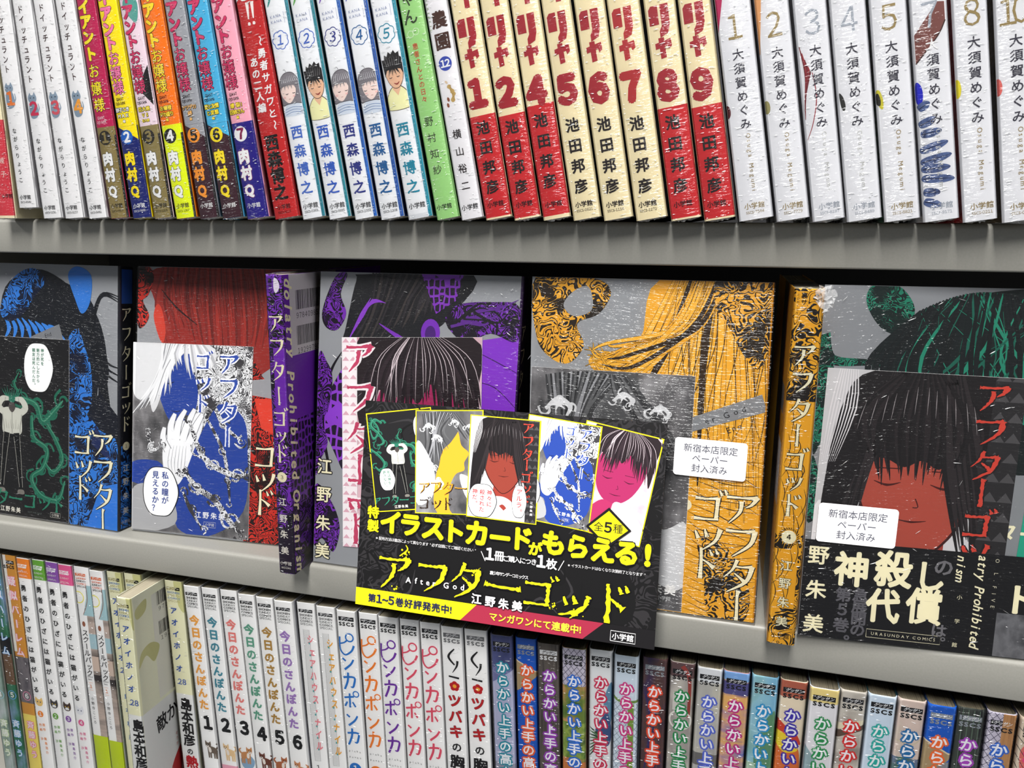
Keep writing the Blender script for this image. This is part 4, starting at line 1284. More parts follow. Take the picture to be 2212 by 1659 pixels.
# two volumes with a red camellia
for k, lab in (('K1', 'left one of two white comics with a red camellia in the title'), ('K2', 'right one of two white comics with a red camellia in the title')):
    b = low(k, lab, 'white comics with a red camellia', (246, 245, 244), (214, 214, 216), (206, 206, 208), r=.0012)
    head_sscs(b, (110, 110, 112))
    u = 7.2
    K = (24, 22, 24)
    x = b.txt
    x.stroke([(8.4, 167.5), (4.4, 162), (8.2, 156.6)], [.8, 1.6, 1.0], K, 3)
    x.stroke([(10.2, 159.6), (9.6, 156), (6.6, 151.2)], [1.6, 1.2, .3], K, 3)
    x.stroke([(4.0, 148.6), (10.8, 147.8)], [1.1, 1.3], K, 3, n=1)
    for q in range(5):
        a = math.pi * .5 + q * 1.2566
        b.art.disc(7.6 + 1.75 * math.cos(a), 142 + 1.75 * math.sin(a), 1.75, (188, 24, 32), 1, 14)
    b.art.disc(7.6, 142, 1.3, (240, 170, 50), 2, 12)
    b.txt.vtext('ツバキ', u, 132, 10.8, 9.4, (190, 26, 34), layer=2, bold=.03, out=(80, 70, 72), outr=.05)
    b.txt.char('の', u, 99.4, 7.0, K, 2, bold=.03)
    b.txt.char('胸', u, 89, 10.0, K, 2, bold=.035)
    b.done()

# twenty volumes with glowing white titles
def P_(n, cols, sc=(70, 70, 40)):
    return painterly(n, cols, sc, 3)
sunset = P_('sunset_art', [(96, 110, 180), (190, 150, 150), (226, 178, 110), (120, 96, 150)], (40, 40, 120))
C = {
 'C1': ((176, 178, 206), (60, 66, 104), (30, 140, 160), 'K', 'lavender comic with dark slate head and teal glowing title'),
 'C2': ((22, 88, 188), (14, 70, 150), (232, 96, 40), 'G', 'bright blue comic with a tan wedge and orange glowing title, left one'),
 'C3': (P_('dark_wood_art', [(48, 44, 44), (96, 88, 82), (60, 54, 50)], (500, 500, 20)), (60, 54, 50), (150, 62, 176), 'W', 'dark grey-brown comic with purple glowing title, left one'),
 'C4': (P_('terracotta_art', [(176, 108, 66), (206, 150, 100), (112, 130, 56), (70, 104, 48)], (60, 60, 60)), (120, 72, 50), (36, 108, 206), 'K', 'terracotta and green comic with a wire-fence head, left one'),
 'C5': ((228, 230, 232), (206, 208, 212), (204, 40, 80), 'K', 'white comic with crimson glowing title and green leaves'),
 'C6': ((206, 218, 230), (198, 208, 220), (206, 48, 130), 'K', 'pale blue comic with wire mesh and a green post'),
 'C7': (P_('night_art', [(58, 44, 84), (86, 60, 58), (48, 36, 60)], (80, 80, 40)), (50, 40, 60), (232, 74, 40), 'G', 'dark purple comic with red-orange glowing title'),
 'C8': (P_('grey_wall_art', [(196, 190, 182), (160, 154, 150), (214, 206, 190)], (60, 60, 40)), (90, 84, 84), (28, 138, 76), 'K', 'grey comic with a rust-red pole and green glowing title'),
 'C9': (P_('beige_wall_art', [(216, 208, 180), (186, 184, 178), (168, 166, 162)], (60, 60, 20)), (150, 146, 136), (84, 104, 206), 'K', 'beige-grey comic with violet-blue glowing title'),
 'C10': (sunset, (60, 64, 90), (190, 36, 130), 'K', 'sunset-coloured comic with magenta glowing title'),
 'C11': (P_('sky_hill_art', [(120, 180, 216), (150, 196, 210), (110, 160, 140)], (50, 50, 25)), (36, 80, 90), (36, 146, 200), 'K', 'sky blue comic with sky blue glowing title'),
 'C12': ((228, 214, 190), (60, 40, 60), (62, 46, 168), 'K', 'cream comic with a brick-red head and indigo glowing title'),
 'C13': ((226, 224, 228), (150, 168, 176), (44, 146, 84), 'K', 'white comic with a yellow head and green glowing title'),
 'C14': (P_('train_art', [(176, 166, 150), (206, 200, 190), (150, 140, 132)], (40, 40, 60)), (120, 112, 98), (214, 44, 44), 'K', 'grey-beige comic with a brown stripe and red glowing title'),
 'C15': ((206, 220, 234), (30, 78, 84), (40, 170, 160), 'K', 'pale blue comic with a dark teal side and turquoise glowing title'),
 'C16': (P_('dune_art', [(222, 204, 194), (210, 190, 180), (196, 190, 170)], (50, 50, 30)), (30, 50, 74), (34, 110, 168), 'K', 'pinkish beige comic with blue glowing title and green foot'),
 'C17': ((24, 90, 190), (20, 60, 120), (236, 108, 48), 'G', 'bright blue comic with a tan band and orange glowing title, right one'),
 'C18': (P_('black_wood_art', [(30, 32, 34), (66, 72, 66), (24, 24, 28)], (500, 500, 20)), (20, 24, 30), (170, 70, 190), 'G', 'near-black comic with purple glowing title, right one'),
 'C19': ((196, 192, 206), (70, 74, 104), (48, 104, 200), 'K', 'lavender comic with wire mesh and a brown wooden post, right one'),
 'C20': ((206, 190, 170), (180, 166, 150), (226, 70, 130), 'K', 'beige comic with pink glowing title at the right end')}
def mesh_wire(sh, u0, u1, v0, v1, c, st=3.4, layer=1):
    sh.push((0, 0), (1, 0), (0, 1), [(u0, v0), (u1, v0), (u1, v1), (u0, v1)])
    q = v0 - 30
    while q < v1 + 30:
        sh.stroke([(u0 - 1, q), (u1 + 1, q + (u1 - u0 + 2) * 1.25)], .28, c, layer, n=1)
        sh.stroke([(u0 - 1, q), (u1 + 1, q - (u1 - u0 + 2) * 1.25)], .28, c, layer, n=1)
        q += st * 1.25
    sh.pop()
for k, (base, left, glow, hd, lab) in C.items():
    b = low(k, lab, 'comics with glowing white titles', base, left, left, r=.0024, pages=PAGES_D)
    a, W = b.art, b.w
    if k == 'C1':
        b.band(160, 182, P_('slate_clouds', [(48, 54, 96), (84, 90, 140)], (90, 90, 60)), 0); a.poly([(0, 150), (W, 160), (W, 161), (0, 161)], (110, 112, 158), 0)
        for q in range(5):
            a.ring(2 + q * 2, 160 - q, 2.4, .2, (160, 164, 200), 1, 14)
        b.band(60, 96, (150, 150, 168), 0)
    if k in ('C2', 'C17'):
        dv = 0 if k == 'C2' else -6
        a.poly([(0, 167 + dv), (W, 160 + dv), (W, 158 + dv), (0, 146 + dv)], (168, 146, 110), 1)
        a.stroke([(0, 167.6 + dv), (W, 160.4 + dv)], .8, (226, 208, 170), 2, n=1)
        if k == 'C17':
            b.band(128, 150, (140, 142, 146), 0)
    if k in ('C4', 'C19'):
        b.band(158 if k == 'C4' else 0, 182, (196, 190, 206), 0)
        mesh_wire(a, 0, W, 158 if k == 'C4' else 0, 181.8, (74, 70, 92))
        if k == 'C19':
            b.band(0, 181.8, P_('wood_post_art', [(160, 112, 70), (188, 140, 92), (140, 96, 60)], (400, 400, 12)), 2, W * .52, W - .3)
        else:
            b.band(110, 134, P_('leaf_art', [(80, 116, 46), (150, 170, 80), (50, 80, 40)], (160, 160, 120)), 0)
            b.band(0, 108, (196, 120, 64), 0)
    if k == 'C5':
        a.blob([(W - 5, 150), (W - .5, 162), (W - .5, 138), (W - 4, 134)], (98, 140, 168), 1)
        a.blob([(4, 128), (W - 3, 142), (W - .5, 128), (W - 3, 120)], (60, 84, 130), 1)
        for q in range(9):
            a.stroke([(1, 112 + q * 2.4), (6, 118 + q * 1.2), (9 + q * .4, 110 + q * 2)], [.3, 1.6, .2], (84, 124, 84) if q % 2 else (44, 70, 50), 1)
    if k == 'C6':
        mesh_wire(a, 0, W, 0, 152, (130, 142, 156)); b.band(0, 152, (120, 150, 60), 2, W * .6, W * .84)
        a.stroke([(0, 155), (W * .4, 152.5), (W, 154)], 1.6, (110, 142, 70), 2)
    if k == 'C7':
        for q in range(4):
            a.stroke([(2 + q * 3, 160 - q * 5), (6 + q, 140), (3 + q * 2.4, 110)], [.6, 2.2, .6], (96, 66, 60) if q % 2 else (52, 44, 96), 1)
    if k == 'C8':
        b.band(173, 182, (96, 72, 74), 0); a.stroke([(W * .5, 180), (W - 3, 172), (W - 2.6, 148)], [2.6, 2.0, 1.6], (150, 62, 56), 1)
        a.rect(2.4, 6.4, 152, 163, (206, 202, 196), 1); a.ring(W * .5, 146, 6, 1.0, (226, 222, 214), 1, 20)
    if k == 'C9':
        b.band(120, 128, (110, 108, 106), 1); b.band(173, 181.8, (222, 224, 228), 0)
    if k == 'C10':
        b.band(176.5, 181.8, (128, 172, 224), 0); b.band(168, 176, (84, 80, 136), 0); b.band(160, 167, (228, 178, 110), 0)
    if k == 'C11':
        a.blob([(W * .5, 150), (W * .8, 160), (W - .5, 158), (W - .5, 120), (W * .3, 128)], (96, 146, 110), 1)
        b.band(0, 128, P_('pale_green_art', [(150, 190, 160), (190, 210, 190)], (40, 40, 40)), 0)
    if k == 'C12':
        b.band(172, 181.8, (176, 96, 74), 0)
        a.blob([(0, 158), (5, 154), (W * .7, 151), (W * .9, 144), (5, 147), (0, 150)], (204, 66, 44), 1)
        a.blob([(0, 151), (5, 149), (10, 144), (W * .8, 140), (5, 138), (0, 144)], (232, 206, 50), 2)
        a.blob([(0, 142), (8, 141), (W * .9, 138), (W * .9, 100), (0, 100)], (214, 110, 50), 1)
    if k == 'C13':
        b.band(173.5, 181.8, (232, 212, 140), 0); a.poly([(0, 147), (6, 139), (6, 60), (0, 60)], (150, 172, 178), 1)
    if k == 'C14':
        a.poly([(0, 158), (W, 163), (W, 166), (0, 162)], (226, 218, 190), 1); a.poly([(0, 153), (W, 160), (W, 163), (0, 157.6)], (96, 78, 66), 1)
        a.stroke([(0, 151.6), (W, 157.5)], .7, (190, 184, 172), 1, n=1)
    if k == 'C16':
        b.band(60, 148, P_('shrub_art', [(50, 96, 82), (110, 120, 150), (70, 110, 90)], (80, 80, 60)), 0)
        a.stroke([(1, 158), (W * .6, 156), (W - 1, 160)], .4, (206, 196, 160), 1)
    if k == 'C18':
        for q in range(4):
            a.stroke([(3 + q * 2.6, 181), (3.4 + q * 2.5, 60)], [.35, .25], (96, 116, 100), 1, n=2)
    if k == 'C20':
        a.blob([(2, 164), (7, 168), (12, 160), (8, 150), (3, 152)], (214, 110, 104), 1)
        for q in range(6):
            a.stroke([(0, 176 - q * 5), (W * .6, 170 - q * 7), (W, 174 - q * 5)], .3, (60, 54, 56), 1)
    hc = {'K': (24, 24, 28), 'G': (140, 146, 154), 'W': (232, 232, 234)}[hd]
    head_sscs(b, hc, (230, 230, 232) if hd != 'W' else (60, 56, 54), 'ゲッサン', u=W * .5)
    b.txt.vtext('からかい上手の高木', W * .53, 161.2, 8.95, 7.9, (240, 240, 244), layer=3, bold=.022, out=glow, outr=.15)
    b.done()

# ------------------------------------------------------------------ standing books in the middle row
Z0 = Z_MID + 0.0005
PUR, ORA = (112, 40, 172), (232, 168, 36)
eng_p = engraved('violet_engraving', (116, 44, 176), (20, 14, 26), 130, .42)
eng_o = engraved('amber_engraving', (232, 168, 38), (26, 20, 16), 120, .22)
def side_spine(x, lean, w, label, base, eng, num, us, labelside):
    b = Book(x, Z0, 0.3862, lean, w, label, 'narrow-spined comics standing between the face-out books', base, base, base, r=.0012, frill=True)
    return b
b = Book(-0.2568, Z0, 0.3862, -0.4, 0.0110, 'violet and black comic standing spine-out left of the violet cover', 'comics standing spine-out in the middle row', eng_p, PUR, PUR, r=.0012)
CRM = (240, 232, 196)
x = b.txt
b.band(90, 140, PUR, 0, 3.0, b.w); b.band(0.2, 30, (34, 22, 42), 0)
x.rect(.6, 5.2, 171.5, 180.5, (96, 36, 150), 1); x.vtext('裏サン', 3.0, 178.5, 2.9, 2.9, (20, 16, 22), bold=.02, layer=2)
x.blob([(5.6, 180), (8, 179), (9, 175), (6.6, 171.6), (5.2, 174)], (222, 214, 226), 1)
for ch, v in zip(AG, (154.5, 140.5, 126.3, 111.5, 98.3, 87.4, 76.4)):
    x.brush(ch, 5.6, v, 11.5 if ch != 'ッ' else 9.5, CRM, 3, k=1.15, sx=.85)
x.disc(5.0, 61.8, 3.2, CRM, 3, 24)
for q in range(22):
    an = q * .2856
    x.stroke([(5 + 3.4 * math.cos(an), 61.8 + 3.4 * math.sin(an)), (5 + 4.2 * math.cos(an), 61.8 + 4.2 * math.sin(an))], .25, (20, 14, 24), 3, n=1)
x.char('3', 5.0, 61.8, 3.2, (40, 30, 40), 4)
for ch, v in zip('江野朱美', (46.3, 35.6, 25.4, 15.0)):
    x.char(ch, 4.6, v, 5.6, (236, 230, 220), 3, bold=.014)
x.htext('小学館', 4.9, 6.6, 2.7, (236, 230, 220), 3); x.htext('SSCS-1343', 4.9, 3.6, 1.5, (236, 230, 220), 3, width=6.5)
sd = b.side(True)
sd.rect(.9, 127, .1, 182, PUR, 0)
sd.rect(.9, 127, .1, 44, engraved('violet_night', (96, 34, 150), (22, 16, 28), 90, .6), 1)
sd.rect(.9, 127, 44, 96, scales('violet_scales_side', (120, 46, 180)), 1)
sd.rect(6.5, 62, 134.5, 182, (206, 200, 204), 2)
for v0, t, s_ in ((157.5, '9784098513', 1), (136.5, '1929979008', 4)):
    barcode(sd, 13, 45, v0 + 3.6, v0 + 15, (26, 22, 28), 3, s_)
    sd.htext(t, 29, v0, 4.4, (30, 26, 32), 3, width=32)
for i, ch in enumerate('dolatry Prohibited Organism'):
    if ch != ' ':
        sd.char(ch, 4.9 - .4 * math.sin(i * .9), 177 - i * 6.75, 10.6, CRM, 4, rot=-1.5708, skew=.3, bold=.03)
sd.build('side_print', b.root)
b.done()

b = Book(0.0290, Z0, 0.3862, 0.0, 0.0136, 'amber comic standing spine-out left of the green-haired cover', 'comics standing spine-out in the middle row', eng_o, ORA, ORA, r=.0016)
x = b.txt
b.band(60, 128, ORA, 0); b.band(20, 52, ORA, 0, 0, b.w * .85)
rr = random.Random(8)
for q in range(26):
    u0 = rr.uniform(0, 13); v0 = rr.uniform(20, 130)
    b.art.stroke([(u0, v0), (u0 + rr.uniform(1, 4), v0 - 7), (u0 + rr.uniform(-2, 2), v0 - 15)], [.1, .45, .1], (40, 28, 16), 1, n=4)
x.rect(.8, 6.0, 170.8, 180.8, ORA, 1); x.vtext('裏サン', 4.6, 178.8, 3.1, 3.0, (24, 18, 14), bold=.02, layer=2); x.vtext('COMICS', 1.9, 179, 1.7, 1.5, (24, 18, 14), layer=2)
for ch, v in zip(AG, (150.8, 137.5, 123.5, 111.0, 98.3, 87.2, 75.0)):
    x.brush(ch, 6.6, v, 11.8 if ch != 'ッ' else 9.8, CRM, 3, k=1.2, sx=.9, grow=0)
    x.brush(ch, 6.6, v, 11.8 if ch != 'ッ' else 9.8, (30, 20, 12), 2, k=1.2, sx=.9, grow=.7)
x.disc(6.5, 58.5, 3.5, CRM, 3, 24); x.char('4', 6.5, 58.5, 3.4, (40, 30, 20), 4, bold=.03)
for q in range(26):
    an = q * .2417
    x.stroke([(6.5 + 3.9 * math.cos(an), 58.5 + 3.9 * math.sin(an)), (6.5 + 5.0 * math.cos(an + .2), 58.5 + 5.0 * math.sin(an + .2))], .35, (24, 18, 14), 3, n=1)
for ch, v in zip('江野朱美', (43.2, 33.6, 23.2, 12.6)):
    x.char(ch, 6.4, v, 6.0, (30, 22, 14), 2, bold=.05); x.char(ch, 6.4, v, 6.0, CRM, 3, bold=.016)
x.htext('小学館', 6.2, 4.6, 3.0, (24, 18, 14), 3, bold=.01)
sd = b.side(False)
sd.rect(.9, 127, .1, 182, ORA, 0)
sd.rect(8, 40, 72, 104, (222, 222, 226), 1); sd.rect(14, 50, 118, 132, (130, 132, 136), 1)
sd.build('side_print', b.root)
# crumpled film bunched at the top corner
V, F = [], []
rr = random.Random(5)
for i in range(9):
    for j in range(9):
        V.append((0.0085 + 0.0095 * i / 8 + rr.uniform(-.0008, .0008), -0.0006 - rr.uniform(0, .0024), 0.172 + 0.0115 * j / 8 + rr.uniform(-.001, .001)))
for i in range(8):
    for j in range(8):
        if (i - 4) ** 2 + (j - 4) ** 2 < 17:
            F.append((i * 9 + j, i * 9 + j + 1, (i + 1) * 9 + j + 1, (i + 1) * 9 + j))
mesh_obj('bunched_film', V, F, FROST, b.root)
b.done()

# ------------------------------------------------------------------ face-out books
class Cover:
    def __init__(c, bl, br, upv, label, face, spine, th=0.0135, group='comics displayed face-out in the middle row', hh=0.183):
        c.o = Vector((bl[0], bl[1] + CAM_Y, ZW + Z0))
        c.X = Vector((br[0] - bl[0], br[1] - bl[1], 0)) / 0.128
        c.U = Vector(upv) / 0.182
        c.N = c.U.cross(c.X).normalized()      # into the shelf
        if c.N.y < 0:
            c.N = -c.N
        c.root = empty('comic_book', c.o)
        tag(c.root, label, 'book', group)
        f = c.pt
        W, H, T = 128.0, hh * 1000, th * 1000
        # page block, jacket (front, spine at the right, back)
        def bx(name, u0, u1, v0, v1, n0, n1, mt):
            P = [f(u, v, n) for n in (n0, n1) for v in (v0, v1) for u in (u0, u1)]
            return mesh_obj(name, P, [(0, 1, 3, 2), (4, 6, 7, 5), (0, 2, 6, 4), (1, 5, 7, 3), (2, 3, 7, 6), (0, 4, 5, 1)], mt, c.root)
        bx('page_block', 1.2, W - 1.2, .6, H - .8, .5, T - .5, PAGES)
        r = 1.6
        prof = [(0, 0)]
        for k in range(6):
            a = math.pi / 2 * k / 5
            prof.append((W - r + r * math.sin(a), r - r * math.cos(a)))
        for k in range(6):
            a = math.pi / 2 * k / 5
            prof.append((W - r + r * math.cos(a), T - r + r * math.sin(a)))
        prof.append((0, T))
        n = len(prof)
        V = [f(u, v, q) for v in (0, H) for u, q in prof]
        F = [(i, i + 1, n + i + 1, n + i) for i in range(n - 1)]
        V2 = [f(u - (.4 if u > 2 else 0), v, q + (.4 if q < T / 2 else -.4)) for v in (0, H) for u, q in prof]
        F2 = [(2 * n + i + 1, 2 * n + i, 3 * n + i, 3 * n + i + 1) for i in range(n - 1)]
        F3 = [(n + i, n + i + 1, 3 * n + i + 1, 3 * n + i) for i in range(n - 1)] + [(i + 1, i, 2 * n + i, 2 * n + i + 1) for i in range(n - 1)]
        mi = [0] + [1] * (n - 3) + [0]
        mi = [0 if i in (0,) else 1 for i in range(n - 1)]
        mesh_obj('dust_jacket', V + V2, F + F2 + F3, [mat(face), mat(spine)], c.root, mi + [0] * (len(F2) + len(F3)))
        c.W, c.H, c.T = W, H, T
        c.art = Sheet(lambda u, v, L: f(u, v, -(L * EPS + .01)), rect_planes(0.15, W - 1.0, 0.15, H - .15))
        c.txt = Sheet(lambda u, v, L: f(u, v, -(L * EPS + .01)), rect_planes(0.15, W - 1.0, 0.15, H - .15))
        c.sp = Sheet(lambda u, v, L: f(W + L * .03 + .01, v, u), rect_planes(1.7, T - 1.6, .2, H - .2))
    def pt(c, u, v, n=0.0):
        p = (c.X * u + c.U * v + c.N * n) / 1000.0
        return (p.x, p.y, p.z)
    def film(c, seed=1, off=1.5):
        V, F = [], []
        nu, nv = 26, 34
        rr = random.Random(seed)
        for j in range(nv + 1):
            for i in range(nu + 1):
                e = rr.uniform(0, .15) if 0 < i < nu and 0 < j < nv else 0
                V.append(c.pt(c.W * i / nu + (.3 if i == nu else 0), c.H * j / nv, -off - e))
        for j in range(nv):
            for i in range(nu):
                F.append((j * (nu + 1) + i, j * (nu + 1) + i + 1, (j + 1) * (nu + 1) + i + 1, (j + 1) * (nu + 1) + i))
        b0 = len(V)
        for v in (0, c.H):
            for u, q in ((c.W + .3, -off), (c.W + .6, 2), (c.W + .6, c.T - 2)):
                V.append(c.pt(u, v, q))
        F += [(b0, b0 + 1, b0 + 4, b0 + 3), (b0 + 1, b0 + 2, b0 + 5, b0 + 4)]
        mesh_obj('shrink_film', V, F, FILM, c.root, smooth=True)
        V, F = [], []
        for _ in range(70):
            u0 = rr.uniform(2, 124) if rr.random() < .4 else rr.choice((rr.gauss(118, 4), rr.gauss(20, 14)))
            v0 = rr.uniform(4, 178)
            L, an = rr.uniform(.8, 4.0), rr.gauss(.2, .5)
            r_ = rr.uniform(.08, .2)
            b0 = len(V)
            for i in range(4):
                t = i / 3; q_ = r_ * (.15 if i in (0, 3) else 1)
                for j in range(5):
                    a_ = math.pi * j / 4
                    V.append(c.pt(min(126, u0) + L * t * math.cos(an) - q_ * math.cos(a_) * math.sin(an), v0 + L * t * math.sin(an) + q_ * math.cos(a_) * math.cos(an), -off - .12 - q_ * math.sin(a_)))
            for i in range(3):
                for j in range(4):
                    F.append((b0 + i * 5 + j, b0 + i * 5 + j + 1, b0 + i * 5 + j + 6, b0 + i * 5 + j + 5))
        o_ = mesh_obj('film_creases', V, F, CREASE, c.root, smooth=True)
        o_['kind'] = 'stuff'
    def spine_title(c, num, v_off=0):
        for ch, v in zip(AG, (151, 137.5, 124, 111, 98, 87, 75)):
            c.sp.brush(ch, c.T / 2 - .3, v, 10.5, CRM, 3, k=1.1, sx=.8)
        c.sp.disc(c.T / 2, 59.5, 3.0, CRM, 3, 18); c.sp.char(num, c.T / 2, 59.5, 3, (30, 24, 30), 4)
        for ch, v in zip('江野朱美', (44, 34.5, 24, 13.5)):
            c.sp.char(ch, c.T / 2, v, 5.4, (236, 230, 220), 3, bold=.014)
        c.sp.htext('小学館', c.T / 2, 5.5, 2.8, (236, 230, 220), 3)
    def done(c, seed=1):
        c.art.build('cover_print', c.root)
        c.txt.build('cover_lettering', c.root)
        c.sp.build('spine_print', c.root)
        c.film(seed)

def locks(sh, root_pt, tips, c, w, layer, rnd, bend=8, taper=.1):
    for (x, y) in tips:
        mx, my = (root_pt[0] + x) / 2 + rnd.uniform(-bend, bend), (root_pt[1] + y) / 2 + rnd.uniform(-bend * .4, bend * .4)
        sh.stroke([root_pt, (mx, my), (x, y)], [w * .5, w, w * taper], c, layer)
def curtain(sh, top_, bot_, n, cols, w, layer, rnd, sway=3.0, sweep=0.0):
    """side-by-side locks falling from the curve top_ to the curve bot_ (both functions of t in 0..1)"""
    for i in range(n):
        t = (i + .5) / n
        t2 = min(1, max(0, t + rnd.uniform(-.6, .6) / n))
        (x0, y0), (x1, y1) = top_(t), bot_(t2)
        k = rnd.uniform(.85, 1.1)
        mx = (x0 + x1) / 2 + (t - .5) * sweep + rnd.uniform(-sway, sway) * .3
        my = (y0 + y1) / 2
        ex, ey = x0 + (x1 - x0) * k, y0 + (y1 - y0) * k
        sh.stroke([(x0, y0), (mx, my), (ex, ey)], [w * .35, w, w * .06], cols[i % len(cols)], layer, n=6)
def plain_face(sh, u, v, w, ink, layer, mouth=True):
    """closed eyes, a short nose line and a level mouth: nobody in particular"""
    for q in (-1, 1):
        sh.stroke([(u + q * w * .5 - w * .24, v), (u + q * w * .5, v - w * .07), (u + q * w * .5 + w * .24, v)], [w * .01, w * .05, w * .01], ink, layer, n=5)
        sh.stroke([(u + q * w * .5 - w * .24, v + w * .26), (u + q * w * .5 + w * .22, v + w * .27)], w * .022, ink, layer, n=1)
    sh.stroke([(u + w * .03, v - w * .3), (u + w * .09, v - w * .46), (u, v - w * .48)], w * .02, ink, layer, n=4)
    if mouth:
        sh.stroke([(u - w * .26, v - w * .74), (u, v - w * .77), (u + w * .26, v - w * .73)], [w * .01, w * .04, w * .01], ink, layer, n=5)
def scroll(sh, pts, w, c, ink, layer, rnd, curls=2):
    """ornamental scrollwork: a thick curling stem with hooks"""
    sh.stroke(pts, [w * .6] + [w] * (len(pts) - 2) + [w * .3], c, layer)
    for (x, y) in pts:
        for q in range(curls):
            a = rnd.uniform(0, 6.28); r_ = rnd.uniform(.5, 1.2) * w
            P = [(x + r_ * (1.5 - .25 * k) * math.cos(a + k * .9), y + r_ * (1.5 - .25 * k) * math.sin(a + k * .9)) for k in range(5)]
            sh.stroke(P, [w * .45, w * .4, w * .3, w * .2, w * .08], c, layer, n=3)
def cover_title(sh, u1, u2, v, c=CRM, size=21, ink=(16, 14, 18), first=(0, -18.8, -37.8, -55), second=(-1, -17.5, -33), layer=5, k=1.1):
    for ch, dv in zip('アフター', first):
        sh.brush(ch, u1, v + dv, size * .9, ink, layer, k=k, grow=1.0); sh.brush(ch, u1, v + dv, size * .9, c, layer + 1, k=k)
    for ch, dv in zip('ゴッド', second):
        sh.brush(ch, u2, v + dv, size * .85, ink, layer, k=k, grow=1.0); sh.brush(ch, u2, v + dv, size * .85, c, layer + 1, k=k)

GB = (146, 148, 152)      # silver-grey cover ground
# blue cover
eng_b = engraved('blue_engraving', (48, 120, 206), (16, 22, 44), 110, .38)
rn = random.Random(21)
c = Cover((-.5273, .415), (-.3995, .411), (.0062, .0165, .1812), 'blue and black comic displayed face-out at the left edge', GB, (24, 26, 34), th=.0125)
a = c.art
a.blob([(20, 100), (24, 160), (44, 176), (66, 178), (96, 160), (112, 130), (108, 90), (112, 60), (90, 40), (40, 60)], (22, 24, 30), 1)
for q in range(16):
    a.stroke([(60 + q * 2.4, 176 - q * 1.6), (100 + q, 160 - q * 4), (112 + rn.uniform(-4, 8), 128 - q * 6), (104 + rn.uniform(-6, 10), 96 - q * 4)], [1, 4.5, 3, .2], (22, 24, 30), 1)
a.poly([(96, 84), (112, 96), (128, 80), (128, 56), (100, 60)], (22, 24, 34), 1)
for r_ in (14, 19, 24):
    a.stroke([(128, 168 - r_ * .4), (112, 166 - r_ * .2), (104, 152 - r_), (116, 130 - r_ * .8), (128, 128 - r_)], [.5, 1.6, 2.2, 2.0, .5], (18, 20, 26), 2)
a.blob([(22, 150), (34, 172), (52, 180), (64, 172), (52, 158), (44, 148), (30, 142)], eng_b, 3)
a.blob([(84, 176), (92, 182), (104, 176), (103, 158), (96, 150), (90, 160)], (52, 118, 200), 3)
for q in range(8):
    a.stroke([(24 + q * 6, 148 - q), (30 + q * 6, 138), (26 + q * 8, 130)], [.6, 4, 1], (56, 128, 214), 2)
a.blob([(82, 126), (92, 140), (98, 128), (104, 112), (104, 88), (96, 78), (84, 84)], eng_b, 3)
a.blob([(80, 84), (100, 80), (112, 70), (127, 60), (127, 0), (80, 0)], eng_b, 2)
a.poly([(100, 0), (127, 0), (127, 34), (112, 30)], (46, 118, 208), 3)
a.poly([(104, 60), (108, 74), (122, 50), (116, 52)], (28, 40, 84), 3)
a.poly([(50, 132), (76, 142), (80, 130), (56, 126)], (120, 122, 126), 4)
c.txt.htext('End', 66, 134, 4, (40, 40, 44), 5, rot=.25)
cover_title(c.txt, 114.5, 97, 60.5, first=(0, -18.8, -37.5, -55))
c.sp.rect(1.7, 12, 158, 181, (40, 84, 160), 1); c.sp.rect(1.7, 12, 1, 60, eng_b, 1)
c.spine_title('1')
c.done(2)
card_parent = {}
COV = {'blue': c}

# red cover
eng_r = engraved('red_engraving', (196, 44, 32), (34, 14, 14), 120, .42)
c = Cover((-.3925, .4165), (-.2647, .4234), (.008, .0183, .1809), 'red comic displayed face-out behind a blue and white card', GB, (60, 20, 20))
a = c.art
a.blob([(14, 182), (13, 160), (20, 140), (24, 118), (60, 100), (100, 118), (110, 140), (112, 182)], (142, 40, 34), 1)
curtain(a, lambda t: (18 + 90 * t, 184), lambda t: (24 + 88 * t, 128 + 10 * math.sin(9 * t)), 46, [(120, 34, 30), (152, 46, 38), (104, 30, 26), (134, 40, 34)], 3.0, 2, rn, 6, 14)
a.poly([(28, 138), (40, 150), (60, 140), (60, 128), (28, 128)], (206, 66, 50), 1)
for q in range(40):
    u0 = 20 + q * 2.3 + rn.uniform(-1, 1)
    a.stroke([(u0, 182), (u0 + 2, 166), (u0 + 6, 140 + rn.uniform(-6, 16))], [.1, .3, .05], (70, 20, 18), 3, n=4)
a.blob([(12.5, 150), (15, 158), (19, 154), (22, 140), (20, 132), (16, 138)], (196, 62, 46), 2)
a.stroke([(18, 168), (30, 156), (46, 145)], [.4, 1.3, .4], (38, 14, 16), 3)
a.blob([(0, 182), (8, 183), (12, 176), (8, 164), (4, 160), (9, 150), (4, 142), (0, 146)], eng_r, 3)
a.blob([(88, 122), (96, 112), (110, 100), (126, 90), (126, 0), (86, 0), (86, 100)], eng_r, 3)
a.poly([(88, 110), (104, 112), (106, 98), (88, 100)], (150, 150, 154), 4)
a.poly([(90, 98), (104, 98), (108, 74), (96, 78)], (214, 64, 46), 4)
a.blob([(98, 183), (127, 183), (127, 140), (108, 150)], (112, 30, 28), 2)
cover_title(c.txt, 118, 100, 61)
c.sp.rect(1.7, 12, 1, 90, eng_r, 1)
c.spine_title('2')
c.done(3)
COV['red'] = c

